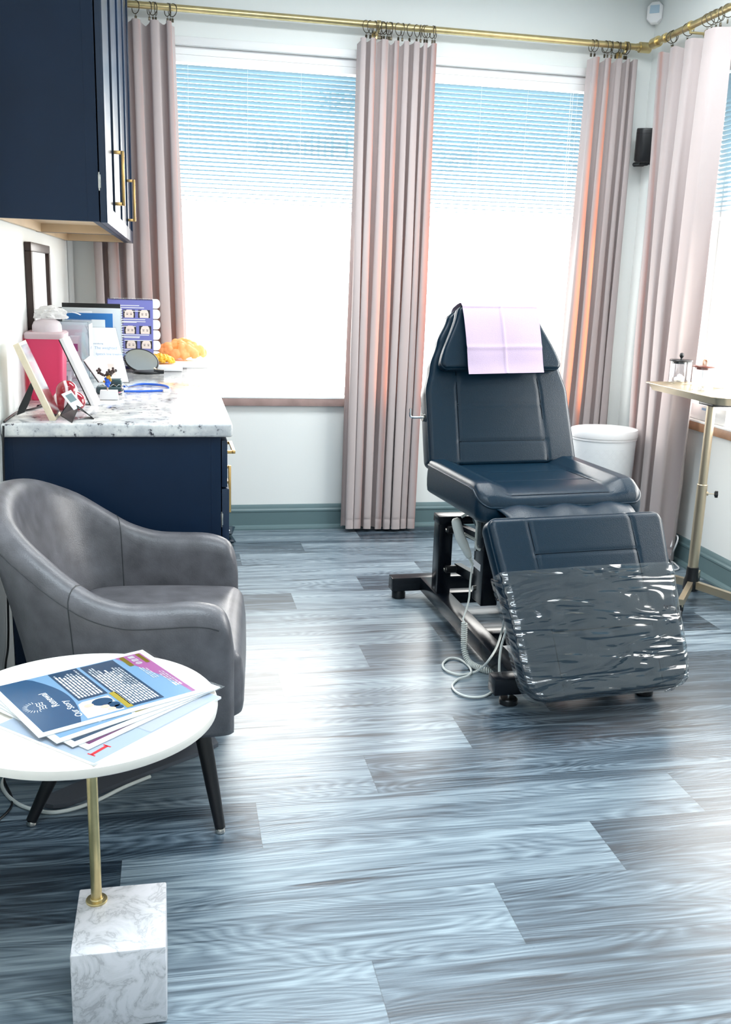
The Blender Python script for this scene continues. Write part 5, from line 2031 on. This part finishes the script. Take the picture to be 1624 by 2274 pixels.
loft(bm, [[V((-0.444 + 0.052 * s * math.cos(2 * PI * k / 32), 3.707 + 0.075 * s * math.sin(2 * PI * k / 32), dz + z)) for k in range(32)] for s, z in prof])
build('drop_chute', bm, M['milky'], lid_, angle=0.8)

# crumpled white packet on the bin
t = thing('packet', 'crumpled white paper packet lying on the pink bin lid', 'packet', (-0.425, 3.74, zt_ + 0.055))
rng = random.Random(12)
q0 = V((-0.432, 3.735, zt_ + 0.0555))
bm = BM()
vs_p = ball(bm, (0, 0, 0), 1.0, 4)
for v_ in vs_p:
    n_ = v_.co.normalized()
    r_ = 1 + 0.16 * abs(math.sin(5.1 * n_.x + 3.7 * n_.z + 1)) + 0.20 * abs(math.sin(4.3 * n_.y - 6.1 * n_.x)) - 0.14 * abs(math.sin(7.3 * n_.z + 5.2 * n_.y))
    v_.co = q0 + V((n_.x * 0.050 * r_, n_.y * 0.046 * r_, max(-0.012, n_.z * 0.030 * r_) + 0.012))
build('paper_fold', bm, M['tissue'], t, angle=0.25)
bm = BM()
q1_ = q0 + V((0.030, -0.02, 0.010))
sheet(bm, lambda u, v: q1_ + V((0.075 * u, 0.05 * (v - 0.5) + 0.02 * u, 0.022 * math.sin(2.2 * u) - 0.012 * u)), 8, 4)
o = build('flap', bm, M['tissue'], t, angle=0.3)
bm = BM(); quad(bm, *[q1_ + V(p) for p in ((0.030, -0.006, 0.0215), (0.058, 0.000, 0.0190), (0.062, 0.022, 0.0190), (0.034, 0.016, 0.0215))]); build('printed_mark', bm, M['blueink'], o, smooth=False)

# red swirled glass ornament of three lobes
t = thing('glass_ornament', 'red glass ornament with white swirls behind the card holder', 'ornament', (-0.335, 3.36, CT))
hx = at(150, 905, y=3.36)
bm = BM()
for dx, dzz, r in ((0.0, 0.068, 0.036), (-0.022, 0.032, 0.031), (0.028, 0.033, 0.033)):
    ball(bm, (hx.x + dx, 3.36, CT + dzz), r, 3, (1, 0.9, 1))
o = build('ornament_body', bm, M['redglass'], t, angle=3)
md = o.modifiers.new('blend', 'REMESH'); md.mode = 'VOXEL'; md.voxel_size = 0.0028; md.use_smooth_shade = True
md = o.modifiers.new('soften', 'SMOOTH'); md.iterations = 8; md.factor = 0.6

# black mesh card holder with cards
cA, cB, cC, cD = at(134, 922, z=CT + 0.002), at(160, 938, z=CT + 0.002), at(208, 930, z=CT + 0.002), at(176, 900, y=3.20)
t = thing('card_holder', 'small black folded mesh card holder at the counter edge', 'card holder', cB)
ap0, ap1 = at(153, 893, y=3.24), at(175, 903, y=3.155)
bm = BM()
for e in ((cA, cB), (cB, ap1), (ap1, ap0), (ap0, cA)):
    tube(bm, [e[0], e[1]], 0.0016, 6)
cE = cC + V((-0.012, 0.055, 0))
for e in ((ap1, cC), (cC, cE), (cE, ap0)):
    tube(bm, [e[0], e[1]], 0.0016, 6)
build('wire_edge', bm, M['black'], t)
M['meshsheet'] = clear_mat('black_wire_mesh', (0.05, 0.05, 0.06), 0.0, 0.3)[0]
bm = BM(); quad(bm, cA, cB, ap1, ap0); quad(bm, ap1, cC, cE, ap0); build('mesh_panel', bm, M['meshsheet'], t, smooth=False)
cf = ap0.lerp(ap1, 0.5)
t = thing('business_card', 'grey and teal business card tilted in the black mesh holder', 'card', cf)
bm = BM(); ca_, cb_ = at(146, 871, y=3.235), at(174, 906, y=3.165)
cw = V((0.012, 0.022, 0.004))
prism(bm, [ca_ - cw, ca_ + cw, cb_ + cw, cb_ - cw], (0.002, -0.001, 0.001)); build('card', bm, M['greycard'], t, smooth=False)
bm = BM(); n_ = V((0.0023, -0.0012, 0.0012)); quad(bm, *[p + n_ for p in (ca_.lerp(cb_, 0.15) - cw * 0.7, ca_.lerp(cb_, 0.15) + cw * 0.7, ca_.lerp(cb_, 0.6) + cw * 0.7, ca_.lerp(cb_, 0.6) - cw * 0.7)]); build('card_print', bm, M['base'], t, smooth=False)

# white framed sign leaning away from the viewer, seen along its edge
wb, wt = at(211, 902, y=3.50), at(139, 752, y=3.50)
ud = wt - wb; hh_ = ud.length
t = thing('tabletop_sign', 'thick white framed sign leaning back, middle of the counter end', 'sign', (wb.x, wb.y, CT))
wb.z = CT + 0.001
bm = BM(); mf2 = board(bm, wb, (0.10, 1, 0), ud, 0.115, hh_, 0.013, 0.002); build('board', bm, M['white_gloss'], t)
bm = BM(); box(bm, (0.0, 0.004, -0.0165), (0.115, hh_ - 0.002, -0.0135), 0.0006, mtx=mf2); build('back_panel', bm, M['black'], t)
bm = BM()
pa1 = [mf2 @ V((0.02, hh_ * 0.86, -0.020)), mf2 @ V((0.02, hh_ * 0.5, -0.022)), V((wb.x - 0.085, wb.y + 0.02, CT + 0.085)), V((wb.x - 0.078, wb.y + 0.02, CT + 0.03)), V((wb.x - 0.045, wb.y + 0.02, CT + 0.006)), V((wb.x - 0.012, wb.y + 0.02, CT + 0.003))]
pa1 = smooth_path(pa1, 6)
loft(bm, [[p, p + V((0, 0.07, 0)), p + V((0.002, 0.07, 0.002)), p + V((0.002, 0, 0.002))] for p in pa1])
build('stand', bm, M['chrome'], t, angle=0.6)

# clear acrylic display case
t = thing('display_case', 'clear acrylic display case with small boxes behind the white sign', 'display case', (-0.405, 4.12, CT))
ax0, ax1, ay0, ay1, az1 = -0.448, -0.325, 4.03, 4.22, CT + 0.262
bm = BM()
for a in (((ax0, ay0, CT + 0.001), (ax0 + 0.003, ay1, az1)), ((ax1 - 0.003, ay0, CT + 0.001), (ax1, ay1, az1)), ((ax0, ay1 - 0.003, CT + 0.001), (ax1, ay1, az1)), ((ax0, ay0, CT + 0.001), (ax1, ay0 + 0.003, az1)), ((ax0, ay0, az1), (ax1, ay1, az1 + 0.003))):
    box(bm, a[0], a[1])
build('case', bm, M['acrylic'], t, smooth=False)
bm = BM(); box(bm, (ax0 + 0.004, ay0 + 0.004, CT + 0.10), (ax1 - 0.004, ay1 - 0.004, CT + 0.103)); build('shelf', bm, M['white'], t, smooth=False)
bm = BM(); box(bm, (ax1 + 0.0005, ay0 + 0.01, CT + 0.06), (ax1 + 0.0012, ay1 - 0.01, az1 - 0.01)); ic = build('side_card', bm, M['paper'], t, smooth=False)
bm = BM()
for k in range(5):
    quad(bm, *[V((ax1 + 0.0016, ay0 + 0.03 + 0.02 * k + a, CT + 0.150 + b)) for a, b in ((0, 0), (0.015, 0), (0.015, 0.014), (0, 0.014))])
build('card_print', bm, M['greyink'], ic, smooth=False)
for k, (bx_, by_, bz_, w_, h_, m_) in enumerate(((-0.435, 4.07, 0.104, 0.045, 0.075, 'greycard'), (-0.385, 4.08, 0.104, 0.04, 0.10, 'white_gloss'), (-0.43, 4.07, 0.004, 0.05, 0.06, 'paper'))):
    b_ = thing('product_box', ('small grey box on the upper shelf of the clear case', 'tall white tube box on the upper shelf of the clear case', 'low white box at the bottom of the clear case')[k], 'box', (bx_, by_, CT + bz_))
    bm = BM(); box(bm, (bx_ - w_ / 2, by_, CT + bz_ + 0.0005), (bx_ + w_ / 2, by_ + 0.05, CT + bz_ + h_), 0.002); o = build('carton_body', bm, M[m_], b_)
    bm = BM(); quad(bm, (bx_ - w_ * 0.3, by_ - 0.0004, CT + bz_ + h_ * 0.4), (bx_ + w_ * 0.3, by_ - 0.0004, CT + bz_ + h_ * 0.4), (bx_ + w_ * 0.3, by_ - 0.0004, CT + bz_ + h_ * 0.7), (bx_ - w_ * 0.3, by_ - 0.0004, CT + bz_ + h_ * 0.7)); build('printed_mark', bm, M['skin' if k == 0 else 'pink' if k == 1 else 'greyink'], o, smooth=False)

# slanted acrylic leaflet stand
sy = 4.25
c00, c10, c11, c01 = at(222, 846, y=sy), at(286, 848, y=sy), at(262, 719, y=sy + 0.10), at(193, 727, y=sy + 0.10)
c00.z = c10.z = CT + 0.004
t = thing('leaflet_stand', 'clear slanted stand holding a white lip treatment leaflet', 'leaflet stand', (c00 + c10) / 2)
ux = (c10 - c00); sw = ux.length; ux.normalize(); uy = (c01 - c00); uy -= ux * uy.dot(ux); sh = uy.length; uy.normalize(); un = ux.cross(uy)
slant = (c01 - c00).dot(ux) / sh


def SPt(x, y, n=0.0):
    return c00 + ux * (x * sw + slant * y * sh) + uy * (y * sh) + un * n


bm = BM(); prism(bm, [SPt(-0.02, -0.02, -0.003), SPt(1.02, -0.02, -0.003), SPt(1.02, 1.02, -0.003), SPt(-0.02, 1.02, -0.003)], un * 0.0015)
prism(bm, [SPt(-0.02, -0.02, -0.003), SPt(1.02, -0.02, -0.003), SPt(1.02, -0.02, -0.003) + V((0, 0.10, 0)), SPt(-0.02, -0.02, -0.003) + V((0, 0.10, 0))], (0, 0, 0.002))
build('stand', bm, M['acrylic'], t, smooth=False)
bm = BM(); prism(bm, [SPt(0, 0), SPt(1, 0), SPt(1, 1), SPt(0, 1)], un * 0.0006); lf_ = build('leaflet', bm, M['paper'], t, smooth=False)
for s, size, x, y, m_ in (('The weighted', 0.017, 0.08, 0.60, 'blueink'), ('lipstick line treatment', 0.0145, 0.08, 0.49, 'blueink'), ('introducing', 0.009, 0.08, 0.69, 'skyblue')):
    build('leaflet_text', text_bm(s, size, basis(SPt(x + slant * 0, y, 0.001), ux, uy)), M[m_], lf_, smooth=False)
bm = BM(); bm.faces.new([bm.verts.new(SPt(x, y, 0.0009)) for x, y in ((0.40, 0.12), (0.62, 0.12), (0.62, 0.33), (0.40, 0.33))]); build('leaflet_picture', bm, mat('pale_skin_print', (0.82, 0.66, 0.60), 0.4), lf_, smooth=False)

# upright folders and books against the wall unit
def upright(name, label, px0_, px1_, ptop, y, m_, th, cat, group=None, left=None):
    a, b = at(px0_, ptop, y=y), at(px1_, ptop, y=y)
    t = thing(name, label, cat, ((a.x + b.x) / 2, y, CT), group)
    bm = BM(); box(bm, (a.x, y, CT + 0.0005), (b.x, y + th, a.z), 0.0012)
    build('cover', bm, M[m_], t)
    return t, a, b


upright('binder', 'black binder, rearmost of the upright folders on the counter', 137, 267, 672, 4.60, 'black', 0.012, 'binder', 'upright folders on the counter')
upright('binder', 'shorter black binder at the wall end of the upright folders', 120, 146, 682, 4.56, 'black', 0.012, 'binder', 'upright folders on the counter')
sbk, a, b = upright('notebook', 'grey spiral bound notebook standing before the black binder', 137, 270, 682, 4.54, 'greycard', 0.010, 'notebook', 'upright folders on the counter')
bm = BM()
nz = 26
for k in range(nz):
    z_ = CT + 0.02 + (a.z - CT - 0.03) * k / (nz - 1)
    tube(bm, [V((b.x + 0.002 + 0.006 * math.cos(q * PI / 5), 4.545 + 0.007 * math.sin(q * PI / 5), z_)) for q in range(10)], 0.0012, 5, closed=True)
build('spiral', bm, M['black'], sbk)
upright('folder', 'blue card folder standing before the spiral notebook', 143, 250, 694, 4.48, 'bluefolder', 0.006, 'folder', 'upright folders on the counter')
upright('folder', 'small white card folder, frontmost of the upright folders', 133, 233, 708, 4.44, 'greycard', 0.004, 'folder', 'upright folders on the counter')
upright('folder', 'narrow white card sticking up behind the blue folder', 159, 204, 690, 4.505, 'paper', 0.003, 'folder', 'upright folders on the counter')

# violet flip chart with white index tabs
fy = 4.86
p00, p10 = at(241, 818, y=fy), at(343, 812, y=fy)
p00.z = p10.z = CT + 0.003
p01, p11 = at(222, 662, y=fy + 0.11), at(309, 662, y=fy + 0.11)
t = thing('flip_chart', 'violet desk flip chart with eye photos and white index tabs', 'flip chart', (p00 + p10) / 2)
ux = (p10 - p00).normalized(); fw = (p10 - p00).length
uy = p01 - p00; uy -= ux * uy.dot(ux); fh = uy.length; uy.normalize(); un = ux.cross(uy)


def FC(x, y, n=0.0):
    return p00 + ux * (x * fw) + uy * (y * fh) + un * n


bm = BM(); prism(bm, [FC(-0.02, 0, -0.006), FC(1.0, 0, -0.006), FC(1.0, 1, -0.006), FC(-0.02, 1, -0.006)], un * 0.004)
prism(bm, [FC(-0.02, 1, -0.008), FC(1.0, 1, -0.008), V((FC(1.0, 1).x, FC(1, 1).y + 0.02, CT + 0.003)), V((FC(-0.02, 1).x, FC(0, 1).y + 0.02, CT + 0.003))], (0, 0.003, 0.001))
build('easel_board', bm, M['darkpurple'], t, smooth=False)
bm = BM(); prism(bm, [FC(0, 0.02, -0.001), FC(0.985, 0.02, -0.001), FC(0.985, 0.985, -0.001), FC(0, 0.985, -0.001)], un * 0.001); pg = build('page', bm, M['purple'], t, smooth=False)
bm = BM(); quad(bm, FC(0, 0.02, 0.0004), FC(0.985, 0.02, 0.0004), FC(0.985, 0.17, 0.0004), FC(0, 0.17, 0.0004)); build('dark_band', bm, M['darkpurple'], pg, smooth=False)
bm = BM()
for k in range(6):
    yc = 0.94 - 0.15 * k
    pts = [FC(0.98, yc + 0.068, -0.0028), FC(0.98, yc - 0.068, -0.0028)] + [FC(1.07 + 0.075 * math.cos(q), yc + 0.068 * math.sin(q), -0.0028) for q in [(-PI / 2 + PI * i / 10) for i in range(11)]]
    prism(bm, pts, un * 0.0012)
    if k:
        pass
build('index_tab', bm, M['paper'], t, smooth=False)
bm = BM()
for k in range(30):
    c = FC(0.02 + 0.955 * k / 29, 1.0, -0.002)
    tube(bm, [c + uy * 0.006 * math.cos(q * PI / 4) + un * 0.007 * math.sin(q * PI / 4) for q in range(8)], 0.0009, 5, closed=True)
build('wire_binding', bm, M['chrome'], t)
bm = BM(); rng = random.Random(3)
for y in (0.90, 0.87, 0.82, 0.70, 0.67, 0.66, 0.60, 0.48, 0.455, 0.44, 0.40, 0.27, 0.245, 0.225, 0.10, 0.08, 0.06, 0.04):
    x0_ = 0.18
    x1_ = rng.uniform(0.6, 0.95)
    quad(bm, FC(x0_, y, 0.0008), FC(x1_, y, 0.0008), FC(x1_, y + 0.009, 0.0008), FC(x0_, y + 0.009, 0.0008))
build('page_text', bm, M['paper'], pg, smooth=False)
M['face'] = mat('face_print', (0.78, 0.66, 0.60), 0.4)
for row, y in enumerate((0.73, 0.50, 0.29)):
    for x in (0.33, 0.66):
        x += 0.02 * row
        bm = BM(); quad(bm, FC(x, y, 0.0007), FC(x + 0.26, y, 0.0007), FC(x + 0.26, y + 0.115, 0.0007), FC(x, y + 0.115, 0.0007)); ph_ = build('photo', bm, M['darkhair'], pg, smooth=False)
        bm = BM(); bm.faces.new([bm.verts.new(FC(x + a, y + b_, 0.0009)) for a, b_ in ((0.035, 0.0), (0.225, 0.0), (0.232, 0.05), (0.215, 0.095), (0.185, 0.115), (0.085, 0.115), (0.045, 0.095), (0.028, 0.05))]); build('photo_face', bm, M['face'], ph_, smooth=False)
        bm = BM()
        for ex in (0.09, 0.175):
            quad(bm, FC(x + ex - 0.022, y + 0.040, 0.0011), FC(x + ex + 0.022, y + 0.040, 0.0011), FC(x + ex + 0.014, y + 0.049, 0.0011), FC(x + ex - 0.014, y + 0.049, 0.0011))
            quad(bm, FC(x + ex - 0.026, y + 0.060, 0.0011), FC(x + ex + 0.026, y + 0.060, 0.0011), FC(x + ex + 0.020, y + 0.066, 0.0011), FC(x + ex - 0.020, y + 0.066, 0.0011))
        build('photo_eyes', bm, M['darkhair'], ph_, smooth=False)

# round mirror on a folding black foot
t = thing('table_mirror', 'round black-rimmed mirror tilted on a folding foot', 'mirror', (-0.10, 4.76, CT))
mtop, mbot = at(283, 783, y=4.80), at(346, 823, y=4.74)
mc = mtop.lerp(mbot, 0.5) + V((0, 0, 0.004))
mu = (mtop - mbot); mr = mu.length / 2; mu.normalize()
mn_ = V((0.30, -0.62, 0.72)); mn_ -= mu * mn_.dot(mu); mn_.normalize()
mv = mu.cross(mn_)
mm = Matrix(((mu.x, mv.x, mn_.x, mc.x), (mu.y, mv.y, mn_.y, mc.y), (mu.z, mv.z, mn_.z, mc.z), (0, 0, 0, 1)))
bm = BM(); lathe(bm, [(0, -0.007), (mr - 0.004, -0.007), (mr, -0.003), (mr, 0.003), (mr - 0.004, 0.005), (mr - 0.006, 0.002), (0, 0.002)], (0, 0, 0), 48, mtx=mm); build('rim', bm, M['black'], t)
bm = BM(); lathe(bm, [(0, 0.0022), (mr - 0.0065, 0.0022), (mr - 0.0066, 0.0028), (0, 0.0028)], (0, 0, 0), 48, mtx=mm); build('mirror_glass', bm, M['chrome'], t)
bm = BM(); q = at(332, 826, z=CT + 0.008)
lathe(bm, [(0, 0), (0.060, 0), (0.064, 0.004), (0.062, 0.010), (0.052, 0.012), (0, 0.010)], (q.x - 0.012, q.y + 0.02, CT + 0.0005), 40)
box(bm, (q.x + 0.02, q.y - 0.012, CT + 0.001), (q.x + 0.068, q.y + 0.012, CT + 0.018), 0.003)
build('foot', bm, M['black'], t)
bm = BM(); p_ = mm @ V((-mr - 0.001, 0, 0)); tube(bm, [p_ + mu * 0.012, p_ - mu * 0.004, V((q.x + 0.045, q.y, CT + 0.014))], 0.007, 12); build('hinge_arm', bm, M['champ'], t)


def lumpy(name, label, cx_, cy_, w, d, h, bz, bw, bd, m_, n, seed, rlo, rhi, px_off=0.0):
    t = thing(name, label, 'model', (cx_, cy_, CT))
    bm = BM(); box(bm, (cx_ - bw / 2 + px_off, cy_ - bd / 2, CT + 0.0005), (cx_ + bw / 2 + px_off, cy_ + bd / 2, CT + bz), 0.004)
    build('plinth', bm, M['white_gloss'], t)
    rng = random.Random(seed)
    bm = BM()
    z0_ = CT + bz
    ball(bm, (cx_, cy_, z0_ + h * 0.30), 1.0, 4, (w * 0.47, d * 0.47, h * 0.55))
    for k in range(n):
        u = rng.uniform(0, 2 * PI); e = math.asin(rng.uniform(0.0, 1.0))
        x = cx_ + w * 0.44 * math.cos(u) * math.cos(e); y = cy_ + d * 0.44 * math.sin(u) * math.cos(e); z = z0_ + h * 0.20 + h * 0.62 * math.sin(e) * (1 - 0.3 * abs(math.cos(u)) * rng.random())
        ball(bm, (x, y, z), rng.uniform(rlo, rhi), 2)
    geom = bmesh.ops.bisect_plane(bm, geom=bm.verts[:] + bm.edges[:] + bm.faces[:], plane_co=(0, 0, z0_ + 0.0006), plane_no=(0, 0, 1), clear_inner=True)
    o = build('silicone_lump', bm, M[m_], t, angle=3)
    md = o.modifiers.new('blend', 'REMESH'); md.mode = 'VOXEL'; md.voxel_size = rhi * 0.11; md.use_smooth_shade = True
    md = o.modifiers.new('soften', 'SMOOTH'); md.iterations = 3; md.factor = 0.5
    return t


yc = at(358, 824, z=CT)
lumpy('tissue_model', 'small yellow lumpy fat model on a white plinth, behind the mirror', at(356, 806, y=4.80).x, 4.86, 0.145, 0.10, 0.055, 0.030, 0.175, 0.14, 'fatyellow', 260, 4, 0.0055, 0.0095, 0.018)
oc = at(405, 800, y=5.02)
lumpy('tissue_model', 'large pale orange fat model on a white plinth by the window', oc.x, 5.045, 0.245, 0.15, 0.115, 0.034, 0.20, 0.16, 'fatorange', 110, 8, 0.012, 0.026, 0.032)

# bead molecule on a white base
q = at(242, 889, z=CT)
t = thing('molecule_model', 'bead molecule model on a white block with blue and brown beads', 'model', (q.x, q.y + 0.02, CT))
bm = BM()
x0_, x1_ = q.x - 0.034, q.x + 0.033
loft(bm, [[V((x0_, q.y, CT + 0.002)), V((x1_, q.y, CT + 0.002)), V((x1_, q.y + 0.05, CT + 0.002)), V((x0_, q.y + 0.05, CT + 0.002))], [V((x0_ + 0.003, q.y + 0.006, CT + 0.034)), V((x1_ - 0.003, q.y + 0.006, CT + 0.034)), V((x1_ - 0.003, q.y + 0.046, CT + 0.034)), V((x0_ + 0.003, q.y + 0.046, CT + 0.034))]])
build('base_block', bm, M['white_gloss'], t, angle=0.3)
yq = q.y + 0.026


def mp(px_, py_, dy=0.0):
    return at(px_, py_, y=yq + dy)


bm = BM(); tube(bm, [V((mp(239, 870).x, yq, CT + 0.033)), mp(239, 852)], 0.0028, 10); build('stem', bm, M['champ'], t)
bm = BM()
for px_, py_, r in ((238, 845, 0.0085), (237, 852, 0.0075), (242, 850, 0.0075), (240, 857, 0.006), (235, 841, 0.006)):
    ball(bm, mp(px_, py_, random.uniform(-0.008, 0.008)), r, 2)
build('blue_beads', bm, M['bluecord'], t)
bm = BM()
for px_, py_, r in ((233, 848, 0.0045), (240, 838, 0.0065), (244, 842, 0.0065), (243, 836, 0.0055), (231, 847, 0.004), (246, 845, 0.004)):
    ball(bm, mp(px_, py_, random.uniform(-0.008, 0.008)), r, 2)
build('amber_beads', bm, M['amber'], t)
bm = BM()
chain = [(216, 823), (219, 828), (222, 822), (220, 819), (224, 830), (228, 832), (232, 834), (236, 832), (240, 830), (244, 831), (238, 827), (243, 825), (242, 822), (248, 828), (250, 824), (251, 818), (253, 825), (257, 823), (246, 834), (239, 836)]
for k, (px_, py_) in enumerate(chain):
    ball(bm, mp(px_, py_, 0.012 * math.sin(k * 2.3)), 0.0048 + 0.0012 * ((k * 7) % 3) / 2, 2)
for (a, b_) in zip(chain[:-1], chain[1:]):
    tube(bm, [mp(*a), mp(*b_)], 0.002, 6)
build('brown_beads', bm, M['brown'], t)

# dark instrument case with blue cord
ka, kb = at(213, 876, z=CT), at(273, 873, z=CT)
t = thing('instrument_case', 'dark teal instrument case with chrome clips behind the bead molecule', 'instrument case', (ka + kb) / 2)
M['tealcase'] = mat('dark_teal_vinyl', (0.035, 0.075, 0.085), 0.3)
bm = BM(); box(bm, (ka.x, ka.y + 0.005, CT + 0.001), (kb.x, ka.y + 0.085, CT + 0.028), 0.008, seg=3)
box(bm, (ka.x + 0.05, ka.y + 0.03, CT + 0.026), (kb.x - 0.002, ka.y + 0.09, CT + 0.055), 0.008, seg=3)
build('case_body', bm, M['tealcase'], t)
bm = BM()
for k in range(5):
    x_ = ka.x + 0.01 + 0.022 * k
    tube(bm, smooth_path([V((x_, ka.y + 0.012, CT + 0.029)), V((x_ + 0.01, ka.y + 0.02, CT + 0.036)), V((x_ + 0.022, ka.y + 0.016, CT + 0.031))], 4), 0.0018, 6)
tube(bm, smooth_path([V((kb.x - 0.012, ka.y - 0.006, CT + 0.008)), V((kb.x, ka.y - 0.010, CT + 0.012)), V((kb.x + 0.004, ka.y, CT + 0.02)), V((kb.x - 0.002, ka.y + 0.004, CT + 0.03))], 5), 0.0035, 8)
build('clip', bm, M['chrome'], t)
bm = BM()
tube(bm, smooth_path([at(276, 858, z=CT + 0.012), at(300, 854, z=CT + 0.007), at(325, 853, z=CT + 0.006), at(355, 855, z=CT + 0.006), at(370, 858, z=CT + 0.006), at(376, 863, z=CT + 0.006), at(372, 867, z=CT + 0.006), at(345, 868, z=CT + 0.006), at(310, 869, z=CT + 0.006), at(276, 869, z=CT + 0.008)], 8), 0.0048, 10)
lc = tag(build('lanyard', bm, M['bluecord']), 'blue rubber cord looped on the granite counter', 'cord')
bm = BM(); e0_, e1_ = at(362, 868, z=CT + 0.006), at(375, 867, z=CT + 0.006); tube(bm, [e0_, e1_], 0.0062, 12); build('joiner', bm, M['white_gloss'], lc)

# silver hand-held device propped on the case
t = thing('handheld_device', 'slim white and silver device propped on the dark instrument case', 'device', (ka.x + 0.02, ka.y + 0.10, CT))
da, db = at(197, 800, y=ka.y + 0.10), at(232, 850, y=ka.y + 0.10)
bm = BM(); ud_ = (da - db); dl = ud_.length
mdv = board(bm, db + V((-0.018, 0, 0.0)), (0.55, 0.55, 0.42), ud_, 0.05, dl, 0.012, 0.004); build('device_body', bm, M['white_gloss'], t)
bm = BM(); box(bm, (-0.0006, 0.004, -0.009), (0.0002, dl - 0.004, -0.003), mtx=mdv); build('edge_band', bm, M['black'], t, smooth=False)

# black cable on the counter by the wall
bm = BM(); tube(bm, smooth_path([(-0.508, 3.08, CT + 0.004), (-0.508, 3.15, CT + 0.004), (-0.50, 3.30, CT + 0.004), (-0.465, 3.38, CT + 0.004), (-0.43, 3.50, CT + 0.005)], 8) , 0.0032, 8)
tube(bm, smooth_path([(-0.452, 3.43, CT + 0.006), (-0.43, 3.50, CT + 0.006), (-0.425, 3.53, CT + 0.006)], 4), 0.0055, 8)
tag(build('charger_cable', bm, M['black']), 'thin black cable lying on the counter by the pink bin', 'cable')
